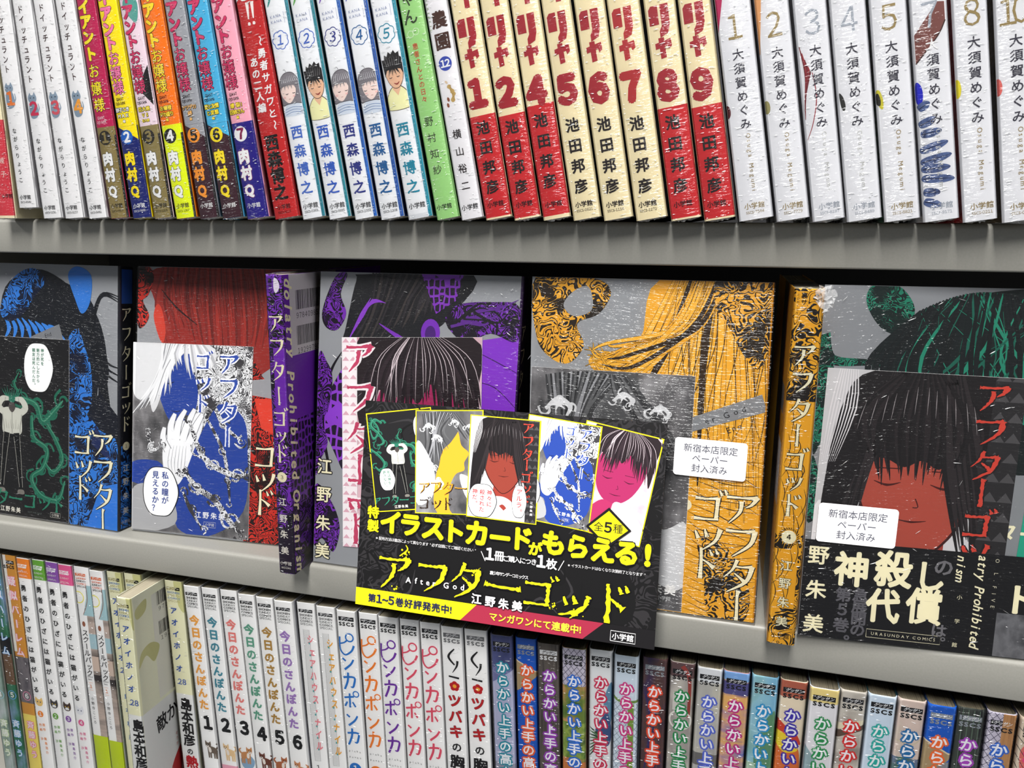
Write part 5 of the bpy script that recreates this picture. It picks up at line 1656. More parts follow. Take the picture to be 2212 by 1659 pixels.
# violet cover
c = Cover((-.2454, .4066), (-.1174, .4064), (.0052, .0151, .1813), 'violet comic displayed face-out behind a pink card and the black sign', GB, (40, 18, 58), th=.0118)
a = c.art
a.blob([(24, 178), (30, 182), (98, 183), (84, 158), (76, 150), (72, 140), (30, 132), (17, 120), (16, 140), (18, 150)], (26, 26, 30), 1)
curtain(a, lambda t: (34 + 60 * t, 183), lambda t: (20 + 56 * t, 138 + 22 * t), 30, [(30, 28, 32), (44, 40, 44), (24, 22, 26), (56, 50, 50)], 3.4, 2, rn, 3, -10)
for q in range(8):
    a.stroke([(20 + q * 1.3, 142 + q * 2), (28 + q, 158 + q * 1.2), (34 + q * 1.4, 168 - q * .4)], [.3, 1.7, .2], (132, 60, 190), 2, n=4)
a.stroke([(40, 153), (52, 146), (62, 142)], [.3, 2.6, .4], (120, 50, 178), 3)
a.poly([(66, 183), (92, 183), (88, 168), (76, 160)], scales('violet_scales', (124, 52, 176), (34, 24, 40), 240), 3)
a.disc(73, 149, 6, (116, 46, 176), 2, 20, 8); a.disc(73, 148, 3.4, (70, 30, 110), 3, 16, 5)
eng_v = engraved('violet_tangle', (112, 44, 168), (24, 16, 30), 150, .5)
a.blob([(2, 160), (10, 180), (18, 182), (14, 170), (18, 158), (12, 148), (4, 150)], eng_v, 3)
a.blob([(82, 158), (90, 166), (110, 168), (126, 166), (126, 146), (110, 150), (96, 144), (86, 150)], eng_v, 2)
for q in range(12):
    a.stroke([(84 + q * 1.5, 152 + q), (100 + q * 1.4, 160 + rn.uniform(-6, 8)), (108 + q * 1.6, 148 + rn.uniform(0, 24))], [1.8, 1.3, .2], (90, 40, 134) if q % 2 else (26, 22, 28), 3, n=4)
a.poly([(100, 145), (127.5, 150), (127.5, 0), (96, 0)], (128, 52, 190), 2)
a.poly([(0, 96), (16, 124), (20, 140), (26, 120), (40, 80), (40, 40), (18, 62), (6, 84)], scales('violet_scale_dress', (138, 62, 196), (30, 18, 40), 170), 2)
a.stroke([(10, 60), (4, 90), (8, 120), (16, 135)], [1.6, 2.4, 2.0, .4], (20, 16, 22), 3)
a.blob([(0, 130), (6, 128), (10, 118), (8, 100), (4, 90), (8, 78), (3, 66), (0, 60)], eng_v, 3)
a.blob([(0, 50), (12, 40), (18, 24), (14, 8), (6, 16), (0, 12)], eng_v, 3)
for q in range(7):
    a.stroke([(100, 140 - q * 18), (114, 134 - q * 15), (127, 128 - q * 20)], [.2, .6, .3], (60, 20, 90), 3, n=4)
for ch, v in zip('江野朱美', (62.5, 44.5, 26, 7.8)):
    c.txt.char(ch, 6.4, v, 10.6, (16, 12, 20), 5, bold=.07); c.txt.char(ch, 6.4, v, 10.6, CRM, 6, bold=.018)
c.spine_title('3')
c.done(4)
COV['pur'] = c

# amber cover
c = Cover((-.1047, .405), (.0233, .4048), (-.0017, .0125, .1816), 'amber comic displayed face-out with a rounded white sticker', GB, (204, 138, 30), th=.0118)
a = c.art
a.blob([(60, 150), (70, 183), (127, 183), (127, 0), (86, 0), (84, 60), (64, 100), (40, 128), (34, 140)], (230, 166, 42), 1)
a.poly([(76, 0), (127, 0), (127, 140), (76, 140)], (230, 166, 42), 1)
HA = [(234, 172, 48), (228, 164, 42), (238, 178, 56)]
def inked(sh, pts, ws, c, layer, ink=(46, 32, 18)):
    sh.stroke(pts, [w_ + .35 for w_ in ws], ink, layer); sh.stroke(pts, ws, c, layer)
for q in range(30):
    t = q / 29
    x1, y1 = 128 - 98 * t, 60 + 78 * t * t
    inked(a, [(112 - 34 * t, 184), (118 - 62 * t + rn.uniform(-3, 3), 150 - 8 * t), (x1 + rn.uniform(-3, 3), y1 + rn.uniform(-6, 6))], [1.2, 3.8, .2], HA[q % 3], 2)
for q in range(20):
    t = rn.random()
    inked(a, [(104 - 20 * t, 184), (92 - 20 * t, 158), (60 - 20 * t + rn.uniform(-6, 6), 138 + rn.uniform(-10, 14)), (34 + rn.uniform(-4, 12), 136 + rn.uniform(-8, 14))], [.6, 2.4, 1.6, .1], HA[q % 3], 3)
for q in range(26):
    x_ = rn.uniform(80, 126)
    a.stroke([(x_, 183), (x_ + rn.uniform(-4, 4), 150), (x_ + rn.uniform(-12, 8), 112), (x_ + rn.uniform(-16, 10), 84)], [.1, .45, .3, .05], (56, 38, 18), 3)
for q in range(22):
    v0 = 100 - q * 4.6
    a.stroke([(90, v0), (106 + rn.uniform(-6, 6), v0 - 6), (127, v0 - rn.uniform(0, 20))], [.1, .5, .1], (60, 40, 18), 3, n=4)
eng_f = engraved('amber_petals', (228, 164, 44), (36, 26, 16), 120, .38)
a.blob([(100, 183), (127, 183), (127, 150), (122, 138), (114, 146), (106, 160), (100, 168)], eng_f, 4)
a.blob([(2, 183), (34, 183), (44, 176), (38, 164), (26, 158), (30, 146), (22, 136), (12, 138), (3, 150)], eng_f, 3)
a.blob([(24, 176), (32, 178), (34, 166), (24, 162), (18, 168)], GB, 4)
a.blob([(96, 44), (110, 42), (124, 20), (122, 0), (104, 0), (100, 24)], engraved('amber_plume', (228, 164, 44), (26, 20, 16), 110, .5), 3)
a.poly([(86, 101), (89, 110), (125, 125), (128, 116)], (132, 134, 138), 5)
for t, u0, v0, w_ in (('er God', 107, 112.5, 24), ('Eno', 112, 106.0, 9)):
    c.txt.htext(t, u0, v0, 4.6, (36, 34, 36), 6, rot=.4, width=w_)
a.disc(88.8, 62, 3.2, CRM, 5, 20)
cover_title(c.txt, 118.5, 101, 63)
for ch, v in zip(AG, (151, 137.5, 124, 111, 98, 87, 75)):
    c.sp.brush(ch, c.T / 2 - .3, v, 10.5, (36, 26, 18), 3, k=.5, sx=.8)
c.done(5)
COV['ora'] = c
def sticker(c, uc, vc, w, h, rot=0.0, n=-2.3):
    P = []
    r_ = 1.8
    for (sx_, sy_, a0) in ((1, 1, 0), (-1, 1, 90), (-1, -1, 180), (1, -1, 270)):
        for k in range(6):
            an = math.radians(a0 + k * 18)
            P.append((sx_ * (w / 2 - r_) + r_ * math.cos(an), sy_ * (h / 2 - r_) + r_ * math.sin(an)))
    ca, sa = math.cos(rot), math.sin(rot)
    P = [(uc + x_ * ca - y_ * sa, vc + x_ * sa + y_ * ca) for x_, y_ in P]
    m_ = len(P)
    V = [c.pt(u, v, n) for u, v in P] + [c.pt(u, v, n + .15) for u, v in P]
    F = [tuple(range(m_)), tuple(range(m_, 2 * m_))[::-1]] + [((i + 1) % m_, i, m_ + i, m_ + (i + 1) % m_) for i in range(m_)]
    o = mesh_obj('sticker', V, F, mat((234, 232, 234)), c.root)
    o['label'] = 'rounded white paper sticker with grey writing'
    s = Sheet(lambda u, v, L: c.pt(u, v, n - L * EPS), rect_planes(-99, 299, -99, 299))
    s.push((uc, vc), (ca, sa), (-sa, ca))
    for i, t in enumerate(('新宿本店限定', 'ペーパー', '封入済み')):
        s.htext(t, 0, 5.2 - i * 5.4, 4.7, (70, 72, 84), 1, bold=.006)
    s.pop()
    s.build('sticker_lettering', o)
sticker(c, 100.4, 88.8, 37.6, 20.6, -.02)

# green cover
c = Cover((.0449, .3991), (.1726, .4075), (0, .012, .1816), 'green-haired comic displayed face-out with a black paper band and white sticker', (132, 134, 138), (24, 60, 50))
a = c.art
TE = (36, 150, 120)
eng_g = engraved('green_vines', (30, 120, 94), (14, 30, 28), 170, .42)
a.blob([(22, 183), (34, 183), (42, 172), (38, 160), (28, 162), (20, 174)], eng_g, 1)
a.stroke([(34, 166), (44, 158), (50, 150)], [5, 5, 3], eng_g, 1)
a.stroke([(0, 158), (6, 146), (24, 145), (38, 142)], [9, 5, 3, 3], eng_g, 1)
a.blob([(0, 150), (8, 140), (10, 120), (4, 104), (0, 100)], eng_g, 1)
a.blob([(0, 96), (5, 84), (7, 70), (0, 62)], eng_g, 1)
a.blob([(30, 120), (32, 150), (44, 168), (62, 178), (92, 183), (128, 183), (128, 100), (40, 100)], (20, 28, 28), 2)
arc_t = lambda t: (44 + 62 * t, 165 + 16 * math.sin(math.pi * (.12 + .8 * t)))
arc_b = lambda t: (30 + 96 * t, 118)
a.poly([(58, 118), (66, 172), (86, 172), (96, 118)], (36, 146, 118), 3)
curtain(a, arc_t, arc_b, 44, [(18, 24, 26), (20, 28, 28), (16, 20, 22)], 3.2, 4, rn, 4, 30)
for w_ in (.4, .7, 1.2, 1.8):
    curtain(a, lambda t: arc_t((t * 7.3 + w_) % 1), lambda t: arc_b(((t * 7.3 + w_) % 1)), 7, [(34, 130, 104), (24, 92, 76)], w_, 5, rn, 8, 30)
curtain(a, arc_t, arc_b, 18, [(18, 24, 26), (16, 20, 22)], 2.4, 6, rn, 8, 26)
a.stroke([(68, 146), (74, 148), (82, 147)], [.3, .9, .2], (14, 24, 22), 5)
a.poly([(96, 0), (127, 0), (127, 120), (100, 80)], (40, 156, 128), 3)
c.txt.htext('ター', 98, 64, 12, CRM, 6, bold=.02)
c.done(6)
COV['gre'] = c
# its black paper band, wrapped round the lower third
o_ = mesh_obj('paper_band', [c.pt(u, v, n_) for n_ in (-.95, 14) for u, v in ((0, .1), (128.4, .1), (128.4, 52.6), (0, 52.6))],
              [(0, 1, 2, 3), (1, 5, 6, 2)], mat((20, 19, 22)), c.root)
o_['label'] = 'black paper band with cream title characters'
s = Sheet(lambda u, v, L: c.pt(u, v, -(L * .04 + .98)), rect_planes(.1, 128, .2, 52.5))
for ch, v in zip('野朱美', (44.6, 26, 7.4)):
    s.char(ch, 7.2, v, 10.6, CRM, 2, bold=.02)
s.char('神', 23.6, 38.6, 19, CRM, 3, bold=.035, sx=.9); s.char('殺', 43.4, 40.6, 20, CRM, 3, bold=.035, sx=.9)
s.char('し', 60.6, 38.6, 17, CRM, 3, bold=.03, sx=.9); s.char('の', 66.4, 44, 9.5, (110, 108, 112), 3, bold=.03)
s.char('代', 40, 20.8, 19, CRM, 3, bold=.035, sx=.85); s.char('償', 59.2, 22.6, 20, CRM, 3, bold=.03, sx=.85)
s.char('は', 67, 10.6, 7.5, (110, 108, 112), 3, bold=.03); s.char('。', 71.5, 8.2, 7, (110, 108, 112), 3, wide=True, bold=.02)
s.vtext('第5巻。', 20.8, 24.6, 8.2, 8, (92, 90, 96), bold=.03, layer=2); s.vtext('急展開の', 28.9, 25.3, 6.3, 7.8, (92, 90, 96), bold=.03, layer=2)
s.push((33.2, 3.1), (1, 0), (0, 1))
s.stroke([(0, 0), (35, 0), (35, 4.4), (0, 4.4), (0, 0)], .25, (214, 206, 176), 2, n=1)
s.htext('URASUNDAY COMICS', 17.5, 2.2, 2.2, (226, 218, 188), 2, width=31)
s.pop()
for t, uu, v0, st, sz in (('nism', 74.0, 49, 3.4, 6.0), ('atry Prohibited', 83.6, 50, 3.25, 6.4)):
    for i, ch in enumerate(t):
        if ch != ' ':
            s.char(ch, uu, v0 - i * st, sz, CRM, 2, rot=-1.5708, skew=.25, bold=.016)
for i, ch in enumerate('O L.FIVE'):
    if ch != ' ':
        s.char(ch, 90.2, 49.6 - i * 3.4, 2.6, (206, 200, 176), 2, rot=-1.5708)
s.vtext('小学館', 75, 29.1, 12.6, 2.6, CRM)
s.rect(92.5, 128, .2, 23, painterly('grey_photo_print', [(60, 60, 64), (110, 110, 114), (80, 80, 84)], (120, 120, 90)), 1)
s.char('ド', 103, 31, 17, CRM, 3, bold=.03)
s.build('band_lettering', o_)
sticker(c, 23.9, 62.2, 37.8, 20.4, -.02, n=-2.4)

# ------------------------------------------------------------------ illustrated cards tucked in the films
def title_run(sh, col, pos, size, layer, rough=.35, rnd=None, rot=0, horiz=False, k=1.3):
    for ch, (u, v) in pos:
        sh.brush(ch, u, v, size, col, layer, k=k, rough=rough, rnd=rnd or random.Random(3), rot=rot, horiz=horiz)
def balloon(sh, u, v, rx, ry, cols, tcol, size, layer=6, pitch=None, ink=(30, 30, 34)):
    P = [(u + rx * (1 + .05 * math.sin(5 * q)) * math.cos(q * .5236), v + ry * math.sin(q * .5236) * (1.04 if q % 3 else .97)) for q in range(12)]
    sh.blob([(u + (x_ - u) * 1.05, v + (y_ - v) * 1.03) for x_, y_ in P], ink, layer)
    sh.blob(P, (242, 242, 242), layer + 1)
    n = len(cols)
    for i, t in enumerate(cols):
        uu = u + (n / 2 - .5 - i) * size * 1.35
        L = (len(t) - 1) * (pitch or size * 1.05)
        m0 = max(len(q) for q in cols)
        sh.vtext(t, uu, v + (m0 - 1) * (pitch or size * 1.05) / 2, pitch or size * 1.05, size, tcol, layer + 2, bold=.02)
MARB = painterly('marbled_grey_print', [(60, 60, 62), (104, 102, 104), (150, 148, 150)], (90, 90, 60), 5)
ORN = engraved('silver_ornament', (226, 226, 228), (58, 56, 60), 190, .34)
# all card designs are drawn on a 90 x 132 field
def art_smoke(sh, full=True):
    r_ = random.Random(5)
    sh.rect(0, 90, 0, 132, (26, 25, 27), 0)
    G_, G2 = (34, 104, 82), (26, 78, 64)
    for (pts, w) in (([(46, 88), (60, 84), (66, 72), (76, 80), (84, 88)], 5), ([(56, 76), (58, 60), (70, 52), (66, 38), (56, 30), (64, 18), (80, 16), (86, 30)], 4),
                     ([(70, 70), (78, 60), (84, 46), (76, 36), (68, 42)], 3.6), ([(44, 92), (40, 98), (44, 106)], 2), ([(4, 124), (12, 116), (14, 106), (6, 98), (2, 110)], 3),
                     ([(0, 84), (10, 76), (18, 64), (12, 54), (4, 60)], 3.4), ([(20, 118), (10, 124), (4, 116), (14, 104), (20, 92), (10, 88)], 3.6)):
        scroll(sh, pts, w, G_, None, 1, r_, 2)
        sh.stroke([(x_ + .6, y_ + .8) for x_, y_ in pts], [w * .2] * len(pts), (70, 140, 112), 2)
    JK = (196, 196, 186)
    for k in range(9):
        sh.stroke([(38, 84), (38 + (k - 4) * 1.6, 90), (38 + (k - 4) * 2.4, 94 + (k % 3))], [1.6, 1.0, .1], (40, 112, 90), 2, n=4)
    sh.blob([(30, 80), (46, 80), (47, 72), (46.5, 62), (38, 60.5), (29.5, 62), (29, 72)], JK, 3)
    for k in (-1, 1):
        sh.stroke([(38 + k * 8, 77), (38 + k * 12.5, 81), (38 + k * 9, 86.5), (38 + k * 3, 87)], [5, 5.4, 4.6, 2.6], JK, 3, n=5)
        sh.stroke([(38 + k * 9, 76), (38 + k * 7.5, 66), (38 + k * 7.8, 62)], [.2, .35, .2], (96, 96, 90), 4, n=3)
        sh.stroke([(38 + k * 6, 88), (38 + k * 7, 84), (38 + k * 9, 80)], [.2, .3, .2], (96, 96, 90), 4, n=3)
    sh.blob([(36, 84), (40, 84), (41, 80), (38, 77), (35, 80)], (74, 68, 66), 4, 3)
    sh.stroke([(38, 77), (38, 61.5)], .3, (80, 80, 74), 4, n=1)
    sh.rect(31, 45, 59, 61.2, (20, 20, 22), 4)
    for q in range(6):
        sh.stroke([(32 + q * 2.4, 72 - (q % 2) * 3), (33 + q * 2.1, 65)], [.1, .3], (130, 130, 122), 4, n=1)
    for xx, tx in ((33, 28), (42, 46)):
        sh.stroke([(xx, 62), ((xx + tx) / 2, 44), (tx, 22)], [5.6, 4.4, 3.0], (14, 14, 16), 3)
        sh.stroke([(xx - 2.8, 62), ((xx + tx) / 2 - 2.2, 44), (tx - 1.5, 22)], .35, (170, 168, 160), 4)
        sh.stroke([(xx + 2.8, 62), ((xx + tx) / 2 + 2.2, 44), (tx + 1.5, 22)], .35, (170, 168, 160), 4)
        sh.blob([(tx - 2.4, 20), (tx + 2.4, 20), (tx + 3, 17), (tx - 3, 17)], (120, 116, 110), 4, 3)
    title_run(sh, (44, 124, 98), [(ch, (u, 13)) for ch, u in zip('アフターゴッド', (2, 15, 28, 41, 55, 68, 81))], 13, 5, horiz=True)
    sh.htext('江野朱美', 36, 4.5, 4.3, (230, 226, 214), 5, width=20, bold=.02)
    sh.htext('小学館', 78, 4.5, 2.3, (220, 216, 206), 5); sh.stroke([(73.5, 2.8), (82.5, 2.8), (82.5, 6.2), (73.5, 6.2), (73.5, 2.8)], .2, (220, 216, 206), 5, n=1)
    sh.htext('NOT FOR SALE', 59, 4.2, 1.7, (90, 100, 96), 5, width=13)
def art_amber(sh):
    r_ = random.Random(9)
    sh.rect(0, 90, 0, 132, MARB, 0)
    sh.blob([(50, 120), (58, 104), (62, 88), (72, 78), (66, 66), (66, 56), (54, 50), (46, 30), (50, 0), (90, 0), (30, 0), (28, 50), (38, 84)], (232, 164, 44), 1)
    sh.blob([(0, 70), (6, 104), (20, 128), (56, 132), (60, 112), (48, 92), (36, 80), (30, 56), (16, 40), (0, 30)], (84, 84, 86), 2)
    curtain(sh, lambda t: (8 + 44 * t, 128 + 3 * math.sin(3 * t)), lambda t: (-6 + 54 * t, 40 + 46 * t), 34, [(62, 62, 64), (96, 96, 98), (44, 44, 46), (150, 150, 154)], 3.0, 3, r_, 6, -26)
    curtain(sh, lambda t: (44 + 10 * t, 130), lambda t: (60 + 34 * t, 104 - 30 * t), 12, [(56, 56, 58), (110, 110, 112), (70, 70, 72)], 2.6, 3, r_, 6, 10)
    for (u, v, s_) in ((16, 112, 7), (28, 98, 6), (52, 118, 5), (72, 112, 5), (20, 60, 6), (30, 40, 7)):
        scroll(sh, [(u - s_, v - s_ * .5), (u, v + s_ * .4), (u + s_, v - s_ * .2), (u + s_ * .7, v - s_)], s_ * .42, (214, 214, 216), None, 4, r_, 2)
        for k in range(6):
            sh.stroke([(u, v), (u + s_ * .8 * math.cos(k * 1.05 + .3), v + s_ * .6 * math.sin(k * 1.05 + .3))], [s_ * .3, s_ * .05], (224, 224, 226), 5, n=1)
    sh.blob([(0, 90), (14, 80), (26, 50), (22, 20), (0, 14)], (214, 214, 216), 4)
    sh.blob([(60, 50), (78, 46), (90, 50), (90, 14), (70, 20)], (210, 210, 212), 3)
    title_run(sh, (48, 30, 22), [(ch, p) for ch, p in zip('アフター', ((12, 32), (28, 33), (45, 32), (62, 32)))], 17, 6, horiz=True)
    title_run(sh, (232, 150, 40), [(ch, p) for ch, p in zip('アフター', ((11.4, 32.6), (27.4, 33.6), (44.4, 32.6), (61.4, 32.6)))], 16, 7, horiz=True, k=.9)
    title_run(sh, (44, 32, 24), [(ch, p) for ch, p in zip('ゴッド', ((12, 12), (28, 12), (44, 12)))], 16, 6)
def art_red(sh, big=False):
    r_ = random.Random(12)
    sh.rect(0, 90, 0, 132, (196, 194, 196), 0)
    sh.blob([(0, 60), (12, 52), (20, 10), (10, 0), (0, 0)], (232, 230, 232), 1)
    sh.blob([(20, 60), (18, 20), (26, 0), (78, 0), (76, 40), (70, 70), (46, 60)], (206, 204, 206), 1)
    sh.poly([(34, 48), (32, 26), (48, 12), (62, 26), (62, 50)], (150, 56, 46), 2)
    SK = (168, 74, 60) if big else (140, 58, 46)
    sh.blob([(20, 100), (18, 78), (24, 56), (36, 40), (46, 33.5), (57, 40), (68, 56), (72, 80), (70, 104), (46, 118)], (60, 24, 22), 2)
    sh.blob([(21, 100), (19, 78), (25, 57), (36.5, 41), (46, 34.5), (56.5, 41), (67, 57), (71, 80), (69, 104), (46, 118)], SK, 3)
    D_ = (28, 24, 26)
    sh.blob([(2, 30), (4, 80), (8, 112), (22, 132), (78, 132), (82, 100), (80, 60), (76, 34), (72, 60), (72, 84), (64, 92), (56, 84), (48, 88), (40, 84), (30, 88), (20, 84), (18, 60), (14, 34), (8, 26)], D_, 5)
    plain_face(sh, 46, 76, 26, (70, 24, 22), 4)
    top_ = lambda t: (34 + 22 * t, 132)
    curtain(sh, top_, lambda t: (19 + 54 * t, 86 - 8 * math.sin(3.1 * t) + 3 * math.sin(17 * t)), 40, [D_, (38, 32, 34), (24, 20, 22)], 3.0, 6, r_, 3, 26)
    curtain(sh, lambda t: (30 + 8 * t, 132), lambda t: (2 + 18 * t, 34 + 20 * t), 16, [D_, (44, 38, 40)], 3.6, 6, r_, 3, -6)
    curtain(sh, lambda t: (54 + 8 * t, 132), lambda t: (70 + 10 * t, 36 + 10 * t), 12, [D_, (44, 38, 40)], 3.4, 6, r_, 3, 6)
    for q in range(12):
        x0 = 20 + q * 4.4 + r_.uniform(-1, 1)
        y0 = 126 - abs(x0 - 45) * .4
        sh.stroke([(x0, y0), (x0 + (x0 - 45) * .06, y0 - 6), (x0 + (x0 - 45) * .12, y0 - 14)], [.05, .35, .05], (150, 142, 144), 7, n=4)
    for q in range(9):
        sh.stroke([(6 + q, 132), (3 + q * 1.5, 112), (1 + q * .8, 84)], [.5, .7, .1], (214, 210, 212), 7, n=3)
    sh.rect(76, 90, 0, 132, (40, 38, 40), 7)
    for i in range(14):
        for j in range(2):
            sh.poly([(76 + j * 7, i * 10), (83 + j * 7, i * 10), (79.5 + j * 7, i * 10 + 5)], (74, 72, 74), 8)
    R_ = (204, 66, 52)
    rr_ = random.Random(2)
    for ch, v in zip(AG, (122, 105, 88, 74, 58, 44, 28)):
        sh.brush(ch, 76, v, 15, (30, 26, 28), 9, k=1.5, grow=1.2)
        sh.brush(ch, 76, v, 15, R_, 10, k=1.35, rough=.4, rnd=rr_)
    if not big:
        sh.blob([(28, 26), (46, 30), (60, 22), (58, 8), (46, 20), (32, 8)], (214, 214, 218), 6)
        sh.vtext('江野朱美', 84, 26, 5, 3.6, (230, 226, 226), 9, bold=.02)
def art_blue(sh, bal=True):
    r_ = random.Random(17)
    BL = (38, 66, 150)
    sh.rect(0, 90, 0, 132, MARB, 0)
    sh.rect(46, 90, 40, 132, ORN, 1)
    sh.blob([(22, 132), (24, 112), (20, 100), (22, 92), (28, 80), (36, 74), (46, 80), (50, 100), (44, 120), (40, 132)], BL, 2)
    sh.blob([(0, 48), (20, 50), (34, 40), (50, 66), (66, 92), (84, 84), (88, 60), (86, 20), (60, 0), (36, 4), (30, 30), (0, 34)], BL, 2)
    sh.blob([(26, 40), (24, 60), (32, 78), (42, 80), (52, 86), (54, 76), (48, 60), (40, 40), (34, 34)], (232, 232, 234), 3)
    for q, (x0, y0, x1, y1, x2, y2) in enumerate(((30, 66, 30, 76, 33, 84), (34, 66, 36, 78, 41, 87), (39, 66, 43, 78, 48, 88), (44, 64, 49, 76, 54, 85), (28, 58, 24, 66, 25, 74))):
        sh.stroke([(x0, y0), (x1, y1), (x2, y2)], [6.2, 5.4, 3.2], (96, 96, 104), 3, n=5)
        sh.stroke([(x0, y0), (x1, y1), (x2, y2)], [5.4, 4.6, 2.5], (234, 234, 236), 4, n=5)
    for q in range(6):
        sh.stroke([(30 + q * 2.4, 62), (28 + q * 2.6, 50), (30 + q * 2, 42)], [.1, .4, .1], (150, 150, 156), 4, n=4)
    sh.blob([(0, 100), (0, 132), (58, 132), (60, 116), (50, 122), (38, 126), (26, 118), (22, 96), (16, 84), (12, 96), (6, 92)], (214, 214, 216), 4)
    curtain(sh, lambda t: (22 + 26 * t, 134), lambda t: (0 + 30 * t, 84 + 16 * t), 26, [(226, 226, 228), (190, 190, 194), (238, 238, 240), (150, 150, 154)], 2.6, 5, r_, 3, -16)
    curtain(sh, lambda t: (34 + 18 * t, 134), lambda t: (30 + 34 * t, 112 + 4 * math.sin(9 * t)), 14, [(232, 232, 234), (176, 176, 180), (214, 214, 218)], 2.4, 6, r_, 3, 6)
    sh.stroke([(24, 106), (28, 104.5), (32, 106)], [.2, .8, .2], (20, 26, 60), 5, n=4)
    sh.stroke([(30, 86), (34, 85.4), (37, 86.4)], [.2, .5, .2], (20, 26, 60), 5, n=4)
    for (pts, w) in (([(44, 80), (52, 60), (62, 50), (80, 44), (90, 46)], 4), ([(40, 46), (50, 34), (64, 26), (76, 12), (86, 2)], 4.4), ([(40, 30), (46, 18), (56, 4)], 3),
                     ([(60, 96), (70, 78), (84, 68)], 3.6), ([(56, 84), (70, 60), (74, 40), (76, 24)], 2.6), ([(12, 70), (16, 58), (24, 62)], 3)):
        scroll(sh, pts, w, ORN, None, 5, r_, 2)
    sh.blob([(0, 28), (14, 34), (30, 28), (34, 6), (0, 0)], (170, 170, 172), 3)
    rr_ = random.Random(4)
    for t, u, v0, st, sz in (('アフター', 73, 120, 16.5, 15), ('ゴッド', 54, 121, 14.5, 12.5)):
        for i, ch in enumerate(t):
            sh.brush(ch, u, v0 - i * st, sz, (236, 236, 240), 8, k=1.3, grow=2.0)
            sh.brush(ch, u, v0 - i * st, sz, (46, 74, 160), 9, k=1.25, rough=.3, rnd=rr_)
    sh.htext('江野朱美', 61, 14.7, 5, (232, 232, 236), 8, width=24, bold=.02)
    sh.htext('小学館', 61, 8.2, 2.4, (220, 220, 226), 8); sh.stroke([(56.5, 6.3), (65.5, 6.3), (65.5, 10), (56.5, 10), (56.5, 6.3)], .2, (220, 220, 226), 8, n=1)
    if bal:
        balloon(sh, 22.6, 28.6, 13.8, 17.6, ('私の瞳が', '見えるか？'), (44, 66, 140), 5.6, 8)
def art_pink(sh, big=True):
    r_ = random.Random(23)
    sh.rect(0, 90, 0, 132, painterly('pink_haze_print', [(200, 150, 166), (222, 190, 198), (150, 96, 112)], (70, 70, 50), 5), 0)
    PK = (160, 40, 90)
    sh.blob([(22, 90), (26, 60), (38, 44), (54, 42), (70, 56), (80, 84), (76, 110), (40, 116)], PK, 1)
    sh.blob([(10, 0), (24, 30), (40, 44), (60, 30), (52, 0)], (168, 44, 92), 1)
    sh.blob([(52, 44), (70, 40), (90, 20), (90, 0), (56, 0), (50, 26)], (230, 224, 226), 2)
    D_ = (36, 26, 30)
    sh.blob([(12, 76), (12, 132), (84, 132), (88, 100), (86, 70), (80, 92), (74, 104), (66, 96), (58, 104), (50, 92), (42, 102), (34, 94), (24, 100), (18, 84)], D_, 3)
    plain_face(sh, 50, 72, 26, (70, 14, 40), 2)
    curtain(sh, lambda t: (38 + 26 * t, 134), lambda t: (8 + 84 * t, 88 + 8 * math.sin(14 * t) - 14 * abs(t - .5)), 46, [D_, (48, 36, 42), (30, 20, 26)], 3.2, 4, r_, 4, 16)
    for q in range(22):
        t = r_.random()
        x1 = 8 + 84 * t
        sh.stroke([(38 + 26 * t, 133), ((38 + 26 * t + x1) / 2 + (t - .5) * 14, 118), (x1 + r_.uniform(-4, 4), 92 + r_.uniform(-4, 12))], [.08, .42, .05], (216, 200, 206), 5, n=5)
    if big:
        sh.rect(0, 10.3, 0, 132, (236, 230, 232), 6)
        for i in range(24):
            for j in range(2):
                u0 = .4 + j * 5; v0 = i * 5.6
                sh.poly([(u0, v0), (u0 + 4.6, v0), (u0 + 2.3, v0 + 2.6)], (214, 168, 182), 7)
        rr_ = random.Random(6)
        for ch, v in zip(AG, (120, 95, 70, 50, 38, 26, 12)):
            sh.brush(ch, 12, v, 20, (240, 234, 236), 8, k=1.5, grow=2.2)
            sh.brush(ch, 12, v, 20, (190, 64, 100), 9, k=1.4, rough=.3, rnd=rr_)

def card(cov, corners, n, label, draw, W=90.0, H=132.0):
    """a thin printed card inside the film of a face-out book; corners bl, br, tl in cover millimetres"""
    (x0, y0), (x1, y1), (x2, y2) = corners
    ax = ((x1 - x0) / W, (y1 - y0) / W); ay = ((x2 - x0) / H, (y2 - y0) / H)
    root = empty('illustration_card', cov.o + Vector(cov.pt(x0, y0, n)))
    off = Vector(cov.pt(x0, y0, n))
    q = lambda u, v, nn: tuple(Vector(cov.pt(x0 + ax[0] * u + ay[0] * v, y0 + ax[1] * u + ay[1] * v, nn)) - off)
    V = [q(u, v, nn) for nn in (n, n + .3) for u, v in ((0, 0), (W, 0), (W, H), (0, H))]
    mesh_obj('card_sheet', V, [(0, 1, 2, 3), (7, 6, 5, 4), (0, 4, 5, 1), (1, 5, 6, 2), (2, 6, 7, 3), (3, 7, 4, 0)], mat((228, 226, 226)), root)
    s = Sheet(lambda u, v, L: q(u, v, n - L * .042 - .02), rect_planes(.1, W - .1, .1, H - .1))
    draw(s)
    s.build('printed_art', root)
    tag(root, label, 'card', 'illustrated cards tucked in front of the covers')
    return root

